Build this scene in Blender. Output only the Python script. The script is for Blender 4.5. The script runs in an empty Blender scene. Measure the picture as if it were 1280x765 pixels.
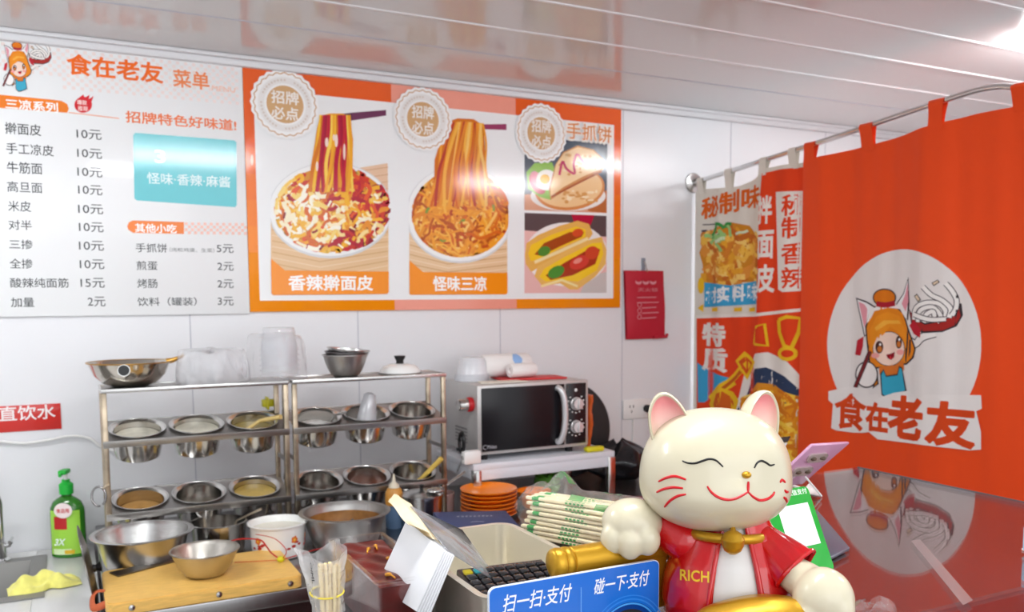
import bpy, bmesh, math, random
from mathutils import Vector, Matrix
from mathutils.bvhtree import BVHTree
PI = math.pi
S = bpy.context.scene
COL = S.collection

# ------------------------------------------------------------------ camera, world, light, exposure
FPX, YAW, PITCH, ROLL, SHIFT = 1090.44, math.radians(27.037), math.radians(-5.0207), math.radians(-0.317), 85.45
CP = Vector((0.0, -3.15, 1.6))
fw = Vector((math.sin(YAW)*math.cos(PITCH), math.cos(YAW)*math.cos(PITCH), math.sin(PITCH)))
r0 = Vector((math.cos(YAW), -math.sin(YAW), 0)); u0 = r0.cross(fw)
cr, sr = math.cos(ROLL), math.sin(ROLL)
RT = r0*cr + u0*sr
UP = u0*cr - r0*sr
cam = bpy.data.cameras.new('camera'); camo = bpy.data.objects.new('camera', cam); COL.objects.link(camo)
camo.matrix_world = Matrix(((RT.x, UP.x, -fw.x, CP.x), (RT.y, UP.y, -fw.y, CP.y), (RT.z, UP.z, -fw.z, CP.z), (0, 0, 0, 1)))
cam.sensor_width = 36.0; cam.sensor_fit = 'HORIZONTAL'; cam.lens = FPX/1280*36.0
cam.shift_y = SHIFT/1280.0; cam.clip_start = 0.05
cam.dof.use_dof = True; cam.dof.focus_distance = 1.1; cam.dof.aperture_fstop = 9.0
S.camera = camo
S.cycles.transparent_max_bounces = 24

w = bpy.data.worlds.new('world'); S.world = w; w.use_nodes = True
w.node_tree.nodes['Background'].inputs[0].default_value = (0.93, 0.96, 1.0, 1)
w.node_tree.nodes['Background'].inputs[1].default_value = 1.0
LAMP_STRENGTH = 38.0
S.view_settings.view_transform = 'Standard'; S.view_settings.look = 'None'
S.view_settings.exposure = 0.42; S.view_settings.gamma = 1.0
S.view_settings.use_curve_mapping = False

def area(name, loc, target, sx, sy, power, col=(1, 1, 1)):
    L = bpy.data.lights.new(name, 'AREA'); L.shape = 'RECTANGLE'; L.size = sx; L.size_y = sy; L.energy = power; L.color = col
    o = bpy.data.objects.new(name, L); COL.objects.link(o); o.location = loc
    o.rotation_euler = (Vector(target)-Vector(loc)).to_track_quat('-Z', 'Y').to_euler()
    return o
# daylight that comes in through the open serving side behind the camera
area('daylight', (0.6, -5.2, 2.2), (1.1, -0.6, 1.0), 3.6, 1.8, 28, (0.96, 0.98, 1.0))

# ------------------------------------------------------------------ unprojection: an image pixel cast onto a known plane of the room
def ray(px, py):
    return (RT*((px-640)/FPX) - UP*((py-382.5-SHIFT)/FPX) + fw)
def onp(px, py, ax, v):
    d = ray(px, py); return CP + d*((v-CP[ax])/d[ax])
def Xp(px, py, v): return onp(px, py, 0, v)
def Yp(px, py, v): return onp(px, py, 1, v)
def Zp(px, py, v): return onp(px, py, 2, v)
def W(px, py, d): return CP + ray(px, py)*d          # at a distance d

# ------------------------------------------------------------------ materials
def lin(h):
    h = h.lstrip('#'); o = []
    for i in (0, 2, 4):
        c = int(h[i:i+2], 16)/255; o.append(c/12.92 if c <= .04045 else ((c+.055)/1.055)**2.4)
    return (o[0], o[1], o[2], 1)
MC = {}
def M_(name, hexc, rough=.5, metal=0., spec=.5, trans=0., ior=1.45, coat=0., bump=0., bscale=200., var=0., vscale=20., sheen=0., vstretch=None, emit=0.):
    if name in MC: return MC[name]
    m = bpy.data.materials.new(name); m.use_nodes = True; nt = m.node_tree; b = nt.nodes['Principled BSDF']
    b.inputs['Base Color'].default_value = lin(hexc); b.inputs['Roughness'].default_value = rough
    b.inputs['Metallic'].default_value = metal; b.inputs['Specular IOR Level'].default_value = spec
    b.inputs['Transmission Weight'].default_value = trans; b.inputs['IOR'].default_value = ior
    b.inputs['Coat Weight'].default_value = coat; b.inputs['Coat Roughness'].default_value = .05
    if sheen: b.inputs['Sheen Weight'].default_value = sheen
    if emit:
        b.inputs['Emission Color'].default_value = lin(hexc); b.inputs['Emission Strength'].default_value = emit
    if bump or var:
        tc = nt.nodes.new('ShaderNodeTexCoord'); mp = nt.nodes.new('ShaderNodeMapping')
        nt.links.new(tc.outputs['Object'], mp.inputs[0])
        if vstretch: mp.inputs['Scale'].default_value = vstretch
        if bump:
            n = nt.nodes.new('ShaderNodeTexNoise'); n.inputs['Scale'].default_value = bscale; n.inputs['Detail'].default_value = 4
            bp = nt.nodes.new('ShaderNodeBump'); bp.inputs['Strength'].default_value = bump; bp.inputs['Distance'].default_value = .004
            nt.links.new(mp.outputs[0], n.inputs['Vector']); nt.links.new(n.outputs[0], bp.inputs['Height']); nt.links.new(bp.outputs[0], b.inputs['Normal'])
        if var:
            n = nt.nodes.new('ShaderNodeTexNoise'); n.inputs['Scale'].default_value = vscale; n.inputs['Detail'].default_value = 5
            rp = nt.nodes.new('ShaderNodeValToRGB'); c = lin(hexc)
            rp.color_ramp.elements[0].position = .3; rp.color_ramp.elements[1].position = .7
            rp.color_ramp.elements[0].color = tuple(x*(1-var) for x in c[:3])+(1,); rp.color_ramp.elements[1].color = tuple(min(1, x*(1+var*.6)) for x in c[:3])+(1,)
            nt.links.new(mp.outputs[0], n.inputs['Vector']); nt.links.new(n.outputs[0], rp.inputs[0]); nt.links.new(rp.outputs[0], b.inputs['Base Color'])
    MC[name] = m; return m
def P_(hexc):                     # printing ink under a satin laminate
    return M_('ink_'+hexc.strip('#'), hexc, rough=.10, spec=.4)
def F_(hexc):                     # dye on cloth
    return M_('dye_'+hexc.strip('#'), hexc, rough=.75, spec=.25)
def clear(name, hexc='#ffffff', body=.12, rough=.08, bump=.0, bscale=60., tint='#ffffff', ior=1.5):
    if name in MC: return MC[name]
    m = bpy.data.materials.new(name); m.use_nodes = True; nt = m.node_tree; b = nt.nodes['Principled BSDF']; out = nt.nodes['Material Output']
    b.inputs['Base Color'].default_value = lin(hexc); b.inputs['Roughness'].default_value = max(rough, .3); b.inputs['Specular IOR Level'].default_value = .2
    t = nt.nodes.new('ShaderNodeBsdfTransparent'); t.inputs[0].default_value = lin(tint); mx = nt.nodes.new('ShaderNodeMixShader'); mx.inputs[0].default_value = body
    g = nt.nodes.new('ShaderNodeBsdfGlossy'); g.inputs['Roughness'].default_value = rough; mg = nt.nodes.new('ShaderNodeMixShader')
    fr = nt.nodes.new('ShaderNodeFresnel'); geo = nt.nodes.new('ShaderNodeNewGeometry'); mi = nt.nodes.new('ShaderNodeMix'); mi.data_type = 'FLOAT'; mi.inputs[2].default_value = ior; mi.inputs[3].default_value = 1/ior; nt.links.new(geo.outputs['Backfacing'], mi.inputs[0]); nt.links.new(mi.outputs[0], fr.inputs[0])
    tl = nt.nodes.new('ShaderNodeBsdfTranslucent'); tl.inputs[0].default_value = lin(hexc); mt = nt.nodes.new('ShaderNodeMixShader'); mt.inputs[0].default_value = .5
    nt.links.new(b.outputs[0], mt.inputs[1]); nt.links.new(tl.outputs[0], mt.inputs[2])
    nt.links.new(t.outputs[0], mx.inputs[1]); nt.links.new(mt.outputs[0], mx.inputs[2])
    nt.links.new(fr.outputs[0], mg.inputs[0]); nt.links.new(mx.outputs[0], mg.inputs[1]); nt.links.new(g.outputs[0], mg.inputs[2]); nt.links.new(mg.outputs[0], out.inputs[0])
    if bump:
        tc = nt.nodes.new('ShaderNodeTexCoord'); n = nt.nodes.new('ShaderNodeTexNoise'); n.inputs['Scale'].default_value = bscale; n.inputs['Detail'].default_value = 3; n.inputs['Distortion'].default_value = 1.0
        bp = nt.nodes.new('ShaderNodeBump'); bp.inputs['Strength'].default_value = bump; bp.inputs['Distance'].default_value = .01
        nt.links.new(tc.outputs['Object'], n.inputs['Vector']); nt.links.new(n.outputs[0], bp.inputs['Height'])
        for q in (b, fr, g): nt.links.new(bp.outputs[0], q.inputs['Normal'])
    MC[name] = m; return m

steel = M_('brushed_steel', '#c9c8c6', rough=.26, metal=1, bump=.06, bscale=60, vstretch=(1, 1, 12))
steel_pot = M_('polished_steel', '#cfccc8', rough=.17, metal=1)
steel_dull = M_('dull_steel', '#b9b7b4', rough=.36, metal=1, bump=.05, bscale=90)
steel_dark = M_('dark_steel', '#6f6c6c', rough=.3, metal=1)
chrome = M_('chrome', '#dcdcdc', rough=.07, metal=1)
rusty = M_('stained_steel', '#b3a48f', rough=.35, metal=1, var=.5, vscale=18)
white_pl = M_('white_plastic', '#eeeeec', rough=.35)
black_pl = M_('black_plastic', '#141416', rough=.32)
black_rb = M_('black_rubber', '#1d1d1f', rough=.6)
wood = M_('bamboo_wood', '#ebbd66', rough=.45, var=.16, vscale=9, vstretch=(3, 30, 30))
wood_h = M_('pale_wood_handle', '#dcc07c', rough=.5, var=.15, vscale=30)
gold = M_('gold_paint', '#c39422', rough=.33, metal=.6, spec=.6)
catw = M_('cream_glaze', '#d0c8ae', rough=.24, coat=.25)
vestred = M_('red_glaze', '#c40812', rough=.18, coat=.6)
blackline = M_('black_paint', '#161412', rough=.4)
redline = M_('red_paint', '#cf1420', rough=.35)
orange_pl = M_('orange_melamine', '#fb8812', rough=.3, coat=.2)
cl_bag = clear('clear_bag', '#ffffff', .11, .12, .7, 45, ior=1.25)
cl_bag_thick = clear('cloudy_bag', '#fbfcff', .45, .2, .5, 30, ior=1.25)
cl_cup = clear('clear_cup', '#fbfcff', .2, .08, ior=1.35)
acryl = clear('clear_acrylic', '#e8efee', .015, .03)

# ------------------------------------------------------------------ mesh builder
class B:
    def __init__(s): s.v = []; s.f = []; s.m = []; s.sm = []; s.mats = []
    def mi(s, mat):
        if mat not in s.mats: s.mats.append(mat)
        return s.mats.index(mat)
    def add(s, vs, fs, mat, smooth=True, M=None):
        k = len(s.v); i = s.mi(mat)
        for p in vs:
            p = Vector(p); s.v.append(M @ p if M else p)
        for f in fs: s.f.append([k+a for a in f]); s.m.append(i); s.sm.append(smooth)
        return s
    def bmadd(s, bm, mat, smooth=False, M=None):
        bm.verts.ensure_lookup_table(); bm.verts.index_update()
        s.add([v.co.copy() for v in bm.verts], [[v.index for v in f.verts] for f in bm.faces], mat, smooth, M); bm.free(); return s
    def box(s, x0, x1, y0, y1, z0, z1, mat, bev=0., seg=2, M=None):
        bm = bmesh.new(); bmesh.ops.create_cube(bm, size=1)
        for v in bm.verts: v.co = Vector(((x0+x1)/2+v.co.x*(x1-x0), (y0+y1)/2+v.co.y*(y1-y0), (z0+z1)/2+v.co.z*(z1-z0)))
        if bev: bmesh.ops.bevel(bm, geom=bm.edges[:], offset=bev, segments=seg, affect='EDGES', profile=.5)
        return s.bmadd(bm, mat, bool(bev), M)
    def lathe(s, prof, mat, seg=48, M=None, sx=1., sy=1., closed=False):
        vs = []; fs = []; n = len(prof)
        for r, z in prof:
            for k in range(seg):
                a = 2*PI*k/seg; vs.append((max(r, 1e-5)*math.cos(a)*sx, max(r, 1e-5)*math.sin(a)*sy, z))
        for i in range(n if closed else n-1):
            j = (i+1) % n
            for k in range(seg):
                l = (k+1) % seg; fs.append((i*seg+k, i*seg+l, j*seg+l, j*seg+k))
        return s.add(vs, fs, mat, True, M)
    def tube(s, pts, r, mat, seg=10, M=None, cap=True, flat=1.):
        pts = [Vector(p) for p in pts]; n = len(pts); rs = r if isinstance(r, (list, tuple)) else [r]*n
        vs = []; fs = []; prev = None
        for i, p in enumerate(pts):
            t = (pts[min(i+1, n-1)]-pts[max(i-1, 0)])
            t = t.normalized() if t.length > 1e-9 else Vector((0, 0, 1))
            if prev is None:
                a = Vector((0, 0, 1)) if abs(t.z) < .9 else Vector((1, 0, 0)); nx = t.cross(a).normalized()
            else:
                nx = (prev - t*prev.dot(t)); nx = nx.normalized() if nx.length > 1e-6 else t.orthogonal().normalized()
            prev = nx; ny = t.cross(nx)
            for k in range(seg):
                a = 2*PI*k/seg; vs.append(p+nx*(math.cos(a)*rs[i])+ny*(math.sin(a)*rs[i]*flat))
        for i in range(n-1):
            for k in range(seg):
                l = (k+1) % seg; fs.append((i*seg+k, i*seg+l, (i+1)*seg+l, (i+1)*seg+k))
        if cap: fs.append(tuple(range(seg-1, -1, -1))); fs.append(tuple((n-1)*seg+k for k in range(seg)))
        return s.add(vs, fs, mat, True, M)
    def ball(s, c, rx, ry, rz, mat, M=None, nu=24, nv=14):
        vs = []; fs = []
        for j in range(nv+1):
            t = PI*j/nv
            for k in range(nu):
                a = 2*PI*k/nu; vs.append((c[0]+rx*math.sin(t)*math.cos(a), c[1]+ry*math.sin(t)*math.sin(a), c[2]+rz*math.cos(t)))
        for j in range(nv):
            for k in range(nu):
                l = (k+1) % nu; fs.append((j*nu+k, (j+1)*nu+k, (j+1)*nu+l, j*nu+l))
        return s.add(vs, fs, mat, True, M)
    def grid(s, fn, nu, nv, mat, smooth=True, M=None, wrap=False):
        vs = []; fs = []; c = nu if wrap else nu+1
        for j in range(nv+1):
            for i in range(c): vs.append(fn(i/nu, j/nv))
        for j in range(nv):
            for i in range(nu):
                k = (i+1) % c; fs.append((j*c+i, j*c+k, (j+1)*c+k, (j+1)*c+i))
        return s.add(vs, fs, mat, smooth, M)
    def prism(s, poly, h0, h1, mat, M=None, smooth=False):
        n = len(poly); vs = [(x, y, h0) for x, y in poly]+[(x, y, h1) for x, y in poly]
        fs = [tuple(range(n-1, -1, -1)), tuple(range(n, 2*n))]+[(i, (i+1) % n, n+(i+1) % n, n+i) for i in range(n)]
        return s.add(vs, fs, mat, smooth, M)
    def slab(s, quad, th, mat, bev=0.):          # a plate from 4 corner points, thickness along its normal
        q = [Vector(p) for p in quad]; nn = (q[1]-q[0]).cross(q[3]-q[0]).normalized()*th
        vs = q+[p+nn for p in q]; bm = bmesh.new(); V = [bm.verts.new(p) for p in vs]
        for f in ((3, 2, 1, 0), (4, 5, 6, 7), (0, 1, 5, 4), (1, 2, 6, 5), (2, 3, 7, 6), (3, 0, 4, 7)): bm.faces.new([V[i] for i in f])
        if bev: bmesh.ops.bevel(bm, geom=bm.edges[:], offset=bev, segments=2, affect='EDGES', profile=.5)
        return s.bmadd(bm, mat, bool(bev))
    def mesh(s, name, inv=None, angle=40):
        me = bpy.data.meshes.new(name)
        me.from_pydata([tuple(inv @ v if inv else v) for v in s.v], [], s.f)
        for m in s.mats: me.materials.append(m)
        me.polygons.foreach_set('material_index', s.m); me.polygons.foreach_set('use_smooth', s.sm)
        bm = bmesh.new(); bm.from_mesh(me); bmesh.ops.recalc_face_normals(bm, faces=bm.faces[:]); bm.to_mesh(me); bm.free()
        me.update()
        if any(s.sm): me.set_sharp_from_angle(angle=math.radians(angle))
        return me
def tag(o, label=None, cat=None, group=None, kind=None):
    if label: o['label'] = label
    if cat: o['category'] = cat
    if group: o['group'] = group
    if kind: o['kind'] = kind
    return o
ROOTM = {}
def thing(name, label, cat, loc=(0, 0, 0), rz=0., group=None):
    o = bpy.data.objects.new(name, None); COL.objects.link(o); o.empty_display_size = .05
    o.location = loc; o.rotation_euler = (0, 0, rz)
    ROOTM[o] = Matrix.Translation(Vector(loc)) @ Matrix.Rotation(rz, 4, 'Z')
    return tag(o, label, cat, group)
def part(name, b, parent, world=False, label=None, angle=40, kind=None):
    me = b.mesh(name, ROOTM[parent].inverted() if world else None, angle)
    o = bpy.data.objects.new(name, me); COL.objects.link(o); o.parent = parent
    ROOTM[o] = ROOTM[parent] if True else None
    return tag(o, label, kind=kind)
def single(name, b, label, cat, group=None, kind=None, loc=None, angle=40):
    if loc is None:
        n = len(b.v); loc = Vector((sum(v.x for v in b.v)/n, sum(v.y for v in b.v)/n, min(v.z for v in b.v)))
    me = b.mesh(name, Matrix.Translation(-Vector(loc)), angle)
    o = bpy.data.objects.new(name, me); COL.objects.link(o); o.location = loc
    ROOTM[o] = Matrix.Translation(Vector(loc))
    return tag(o, label, cat, group, kind)
def struct(name, b):
    o = bpy.data.objects.new(name, b.mesh(name)); COL.objects.link(o); return tag(o, kind='structure')
def dup(root, loc, rot=None, label=None, group=None):
    c = root.copy(); COL.objects.link(c); c.location = loc
    if rot is not None: c.rotation_euler = rot
    if label: c['label'] = label
    if group: c['group'] = group
    for ch in list(root.children):
        d = ch.copy(); COL.objects.link(d); d.parent = c
        for g in list(ch.children):
            e = g.copy(); COL.objects.link(e); e.parent = d
    return c
def smooth(pts, n=6):                             # catmull-rom through 2d or 3d points
    P = [Vector(p) for p in pts]; out = []
    for i in range(len(P)-1):
        a = P[max(i-1, 0)]; b = P[i]; c = P[i+1]; d = P[min(i+2, len(P)-1)]
        for k in range(n):
            t = k/n; out.append(.5*((2*b)+(c-a)*t+(2*a-5*b+4*c-d)*t*t+(3*b-a-3*c+d)*t**3))
    out.append(P[-1]); return out

# ------------------------------------------------------------------ lettering and printed artwork
TC = {}; HS = {}
def glyphs(txt, bold):
    key = (txt, bold)
    if key in TC: return TC[key]
    c = bpy.data.curves.new('t', 'FONT'); c.body = txt; c.resolution_u = 3
    o = bpy.data.objects.new('t', c); COL.objects.link(o)
    dg = bpy.context.evaluated_depsgraph_get(); me = bpy.data.meshes.new_from_object(o.evaluated_get(dg))
    vs = [(v.co.x, v.co.y) for v in me.vertices]; fs = [list(p.vertices) for p in me.polygons]
    bpy.data.objects.remove(o); bpy.data.curves.remove(c); bpy.data.meshes.remove(me)
    n0 = len(vs)
    if bold > 0:                                  # heavier weight: a stroke along every outline
        cnt = {}
        for f in fs:
            for a, b in zip(f, f[1:]+f[:1]):
                k = (min(a, b), max(a, b)); cnt[k] = cnt.get(k, 0)+1
        for (a, b), n in list(cnt.items()):
            if n != 1: continue
            A, Bv = Vector(vs[a]), Vector(vs[b]); t = Bv-A
            if t.length < 1e-6: continue
            t = t.normalized()*bold; p = Vector((-t.y, t.x)); k = len(vs)
            for q in (A-t*.7-p, Bv+t*.7-p, Bv+t*.7+p, A-t*.7+p): vs.append((q.x, q.y))
            fs.append([k, k+1, k+2, k+3])
    x0 = min(v[0] for v in vs); x1 = max(v[0] for v in vs); y0 = min(v[1] for v in vs); y1 = max(v[1] for v in vs)
    TC[key] = ([((x-x0)/(x1-x0), (y-y0)/(y1-y0)) for x, y in vs], fs)
    hs = [0.]*n0
    for k in range((len(vs)-n0)//4): hs += [.04+.9*((k*7) % 23)/23]*4     # each outline stroke lies a hair above the next
    HS[id(fs)] = hs; return TC[key]
class Deco:
    """flat print on a surface: px2st maps an image pixel to surface coordinates, st3 maps them to space"""
    def __init__(s, px2st, st3, ink=P_, eps=4e-5, cut=None):
        s.px = px2st; s.st3 = st3; s.ink = ink; s.eps = eps; s.cut = cut; s.L = 0
        s.vs = []; s.fs = []; s.mi = []; s.mats = []
    def lay(s, vs, fs, col, L=None):
        m = s.ink(col) if isinstance(col, str) else col
        if m not in s.mats: s.mats.append(m)
        if L is None: s.L += 1; L = s.L
        k = len(s.vs); hs = HS.get(id(fs)); s.vs += [(p[0], p[1], (L+(hs[i] if hs else 0))*s.eps) for i, p in enumerate(vs)]; s.fs += [[k+i for i in f] for f in fs]; s.mi += [s.mats.index(m)]*len(fs)
    def poly(s, pts, col, L=None, X=None):
        pts = [tuple(p)[:2] for p in pts]
        if X: pts = [X(*p) for p in pts]
        s.lay([s.px(*p) for p in pts], [list(range(len(pts)))], col, L)
    def ell(s, cx, cy, rx, ry, col, rot=0., n=36, L=None, X=None, clip=None):
        c, q = math.cos(rot), math.sin(rot); pts = []
        for k in range(n):
            a = 2*PI*k/n; x = rx*math.cos(a); y = ry*math.sin(a); p = (cx+x*c-y*q, cy+x*q+y*c)
            if clip: p = (min(max(p[0], clip[0]), clip[2]), min(max(p[1], clip[1]), clip[3]))
            pts.append(p)
        s.poly(pts, col, L, X)
    def disc(s, px, py, r, col, n=48, wob=0., nw=24, r2=None):   # round on the surface itself, r in metres
        c = s.px(px, py)
        s.lay([(c[0]+(r+wob*math.cos(nw*2*PI*k/n))*math.cos(2*PI*k/n), c[1]+(r+wob*math.cos(nw*2*PI*k/n))*math.sin(2*PI*k/n)) for k in range(n)], [list(range(n))], col)
    def ring(s, px, py, r, wd, col, n=48, wob=0., nw=24):
        c = s.px(px, py); vs = []; fs = []
        for k in range(n):
            a = 2*PI*k/n; q = wob*math.cos(nw*a)
            for rr in (r-wd/2+q, r+wd/2+q): vs.append((c[0]+rr*math.cos(a), c[1]+rr*math.sin(a)))
        for k in range(n): l = (k+1) % n; fs.append([2*k, 2*k+1, 2*l+1, 2*l])
        s.lay(vs, fs, col)
    def line(s, pts, wd, col, L=None, X=None, wds=None):
        pts = [tuple(p)[:2] for p in pts]
        if X: pts = [X(*p) for p in pts]
        n = len(pts); vs = []
        for i in range(n):
            a = Vector(pts[max(i-1, 0)][:2]); b = Vector(pts[min(i+1, n-1)][:2]); t = b-a
            t = t.normalized() if t.length > 1e-9 else Vector((1, 0)); q = (wds[i] if wds else wd)/2; p = Vector(pts[i][:2])
            for sg in (-1, 1): vs.append(s.px(p.x-t.y*q*sg, p.y+t.x*q*sg))
        s.lay(vs, [[2*i, 2*i+1, 2*i+3, 2*i+2] for i in range(n-1)], col, L)
    def text(s, txt, x0, yb, x1, h, col, bold=.0, tilt=0., slant=0., grow=0., L=None):
        a = s.px(x0, yb); b = s.px(x1, yb); t = s.px(x0, yb-h); wd = b[0]-a[0]; ht = t[1]-a[1]
        g, f = glyphs(txt, bold+grow)
        if grow:
            e = grow*ht; a = (a[0]-e, a[1]-e); wd += 2*e; ht += 2*e
        s.lay([(a[0]+u*wd+v*ht*slant, a[1]+v*ht+u*wd*tilt) for u, v in g], f, col, L)
    def bm(s):
        bm = bmesh.new(); V = [bm.verts.new(v) for v in s.vs]
        for f, m in zip(s.fs, s.mi):
            try: q = bm.faces.new([V[i] for i in f]); q.material_index = m
            except ValueError: pass
        if s.cut:
            bmesh.ops.triangulate(bm, faces=bm.faces[:])
            for c in s.cut: bmesh.ops.bisect_plane(bm, geom=bm.verts[:]+bm.edges[:]+bm.faces[:], plane_co=(c, 0, 0), plane_no=(1, 0, 0), dist=1e-7)
        return bm
    def part(s, name, parent, label=None):
        bm = s.bm(); inv = ROOTM[parent].inverted()
        for v in bm.verts: v.co = inv @ Vector(s.st3(v.co.x, v.co.y, v.co.z))
        me = bpy.data.meshes.new(name); bm.to_mesh(me); bm.free()
        for m in s.mats: me.materials.append(m)
        o = bpy.data.objects.new(name, me); COL.objects.link(o); o.parent = parent; ROOTM[o] = ROOTM[parent]
        return tag(o, label)
def wallmap(y0): return (lambda px, py: (Yp(px, py, y0).x, Yp(px, py, y0).z)), (lambda a, b, L: (a, y0-L, b))
def noodles(d, rnd, n, start, cols, wd, seg=5, step=9, curl=1.2, L0=None, nl=10, clip=None, down=0.):
    base = d.L+1 if L0 is None else L0
    for i in range(n):
        x, y = start(); a = rnd.uniform(0, 2*PI) if not down else PI/2+rnd.uniform(-.15, .15); pts = [(x, y)]
        for k in range(seg):
            a += rnd.uniform(-curl, curl)*(.25 if down else 1); x += math.cos(a)*step; y += math.sin(a)*step
            if clip: x, y = clip(x, y)
            pts.append((x, y))
        q = rnd.uniform(.7, 1.3)*wd
        d.line(smooth(pts, 3), q, rnd.choice(cols), L=base+i*nl/n)
    d.L = base+nl
def girl(d, X):                                   # the shop's emblem
    P = lambda pts, c: d.poly(pts, c, X=X)
    E = lambda cx, cy, rx, ry, c, rot=0.: d.ell(cx, cy, rx, ry, c, rot, X=X)
    R = lambda pts, wd, c: d.line(smooth([Vector((a, b, 0)) for a, b in pts], 5), wd*girl.k, c, X=X)
    K = '#3a3034'
    R([(330, 300), (350, 310), (372, 290), (410, 278)], 26, K); R([(330, 300), (350, 310), (372, 290), (410, 278)], 20, '#f4efec')
    P([(328, 205), (338, 262), (375, 278), (430, 275), (468, 258), (486, 225), (482, 190), (470, 188), (462, 215), (430, 238), (380, 248), (345, 228)], K)
    P([(331, 210), (341, 258), (376, 272), (430, 270), (464, 254), (481, 225), (478, 194), (472, 194), (466, 220), (432, 243), (380, 253), (343, 233)], '#a82a26')
    for q in ([(345, 238), (350, 205), (380, 188), (420, 190), (440, 215), (430, 240)], [(358, 245), (365, 212), (400, 200), (425, 225), (415, 246)], [(378, 245), (385, 222), (405, 214), (408, 240)],
              [(375, 140), (400, 165), (430, 180), (452, 205), (448, 232)], [(440, 130), (455, 150), (468, 178), (466, 205), (455, 225)], [(345, 222), (372, 232), (400, 238), (440, 236)]):
        R(q, 17, K); R(q, 12, '#f6f2ee')
    P([(400, 128), (418, 118), (424, 126), (406, 138)], K); P([(403, 129), (417, 121), (420, 126), (407, 134)], '#e9d2b4')
    P([(346, 168), (356, 160), (370, 178), (360, 186)], K); P([(349, 169), (356, 164), (366, 178), (360, 182)], '#e9d2b4')
    P([(330, 255), (345, 240), (368, 268), (366, 292), (345, 280)], '#c02433')
    P([(190, 290), (163, 172), (195, 182), (226, 200), (230, 250)], K); P([(192, 285), (167, 177), (195, 187), (222, 203), (226, 250)], '#f2eeee'); P([(190, 262), (172, 184), (190, 192), (199, 206), (196, 245)], '#e69aa6')
    P([(284, 195), (310, 160), (327, 110), (331, 190), (326, 240), (300, 220)], K); P([(288, 196), (312, 162), (325, 120), (328, 190), (322, 235), (300, 216)], '#f2eeee'); P([(306, 190), (316, 165), (325, 128), (327, 185), (318, 214)], '#e69aa6')
    P([(198, 320), (192, 260), (205, 215), (240, 196), (285, 194), (312, 215), (330, 270), (352, 325), (345, 352), (322, 372), (230, 384), (236, 430), (216, 444), (226, 400), (205, 370)], K)
    P([(202, 318), (197, 262), (208, 220), (242, 200), (283, 199), (309, 219), (326, 272), (347, 325), (341, 348), (320, 367), (226, 380), (231, 428), (222, 436), (230, 400), (209, 368)], '#e8871c')
    P([(196, 250), (206, 212), (240, 192), (285, 190), (312, 212), (322, 240), (300, 206), (262, 202), (222, 212), (206, 240)], '#f4efec')
    P([(236, 380), (238, 400), (248, 412), (300, 408), (314, 385), (312, 360)], '#d8742a')
    E(266, 325, 50, 52, K); E(266, 325, 48, 50, '#f6d8c8')
    P([(212, 330), (206, 270), (228, 228), (262, 214), (300, 228), (322, 285), (320, 325), (309, 290), (290, 272), (268, 258), (250, 282), (226, 300)], '#ee9220')
    P([(222, 262), (250, 240), (296, 240), (304, 250), (262, 250), (228, 272)], '#f6b040')
    E(237, 320, 12, 19, '#4b2a26'); E(238, 326, 7, 9, '#d2762e'); E(297, 305, 10, 19, '#4b2a26'); E(297, 311, 6, 9, '#d2762e'); E(240, 312, 3, 4, '#ffffff'); E(299, 297, 3, 4, '#ffffff')
    E(225, 345, 13, 8, '#f2a6a0'); E(302, 335, 12, 8, '#f2a6a0')
    P([(258, 342), (270, 340), (284, 334), (282, 350), (272, 358), (261, 352)], '#8e1420'); E(271, 351, 8, 5, '#e8323c')
    P([(240, 400), (250, 385), (258, 405), (292, 400), (298, 376), (308, 380), (322, 450), (285, 470), (262, 476), (244, 462)], K)
    P([(244, 402), (250, 390), (257, 409), (294, 404), (300, 381), (306, 384), (317, 448), (284, 465), (262, 471), (247, 459)], '#39a9c8')
    E(252, 172, 36, 27, K); E(252, 172, 32, 23, '#e07a18'); R([(228, 190), (255, 194), (284, 188)], 16, '#b02030')
    P([(168, 300), (188, 288), (186, 318), (178, 346), (162, 342)], '#c02433')
    E(198, 402, 36, 40, K); E(198, 402, 32, 36, '#f4efec')
    R([(208, 332), (186, 385), (158, 450)], 13, K); R([(208, 332), (186, 385), (158, 450)], 8, '#7a2428')
girl.k = 1.
# ================================================================== the setting
CZ = 2.422; XL, XR, YF = -1.6, 4.6, -3.0
wallm = M_('white_wall_panel', '#e6e7ea', rough=.24, spec=.45)
seam = M_('panel_seam', '#b9bbc4', rough=.5)
b = B(); b.box(XL, XR, 0, .05, 0, CZ+.1, wallm)
for k in range(-3, 8): b.box(.377+k*.589-.0016, .377+k*.589+.0016, -.0012, 0, 0, CZ, seam)
struct('wall_back', b)
struct('wall_left', B().box(XL-.05, XL, YF, .05, 0, CZ+.1, wallm))
b = B().box(XR, XR+.05, YF, .05, 0, CZ+.1, wallm); struct('wall_right', b)
ceilm = M_('glossy_ceiling_board', '#dcdcdc', rough=.14, spec=.55, bump=.05, bscale=3)
groove = M_('ceiling_joint', '#e4e4e6', rough=.3)
b = B(); b.box(XL, XR, YF, 0, CZ, CZ+.05, ceilm)
struct('ceiling', b)
y = -.415; n = 1
b = B()
while y > YF+.1:
    b.lathe([(0, -3.1), (.0028 if y > -.5 else .0042, -3.1), (.0028 if y > -.5 else .0042, 3.1), (0, 3.1)], seam if y > -.5 else groove, 8, Matrix.Translation((1.5, y, CZ)) @ Matrix.Rotation(PI/2, 4, 'Y'), sy=1.6)
    y -= .2725
struct('trim_1', b)
b = B(); b.box(XL, XR, -.028, 0, CZ-.035, CZ, M_('cornice_white', '#d9dadd', rough=.35), .008)
b.box(XL, XR, -.045, -.02, CZ-.014, CZ, M_('cornice_white', '#d9dadd'), .005)
struct('trim_2', b)
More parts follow.
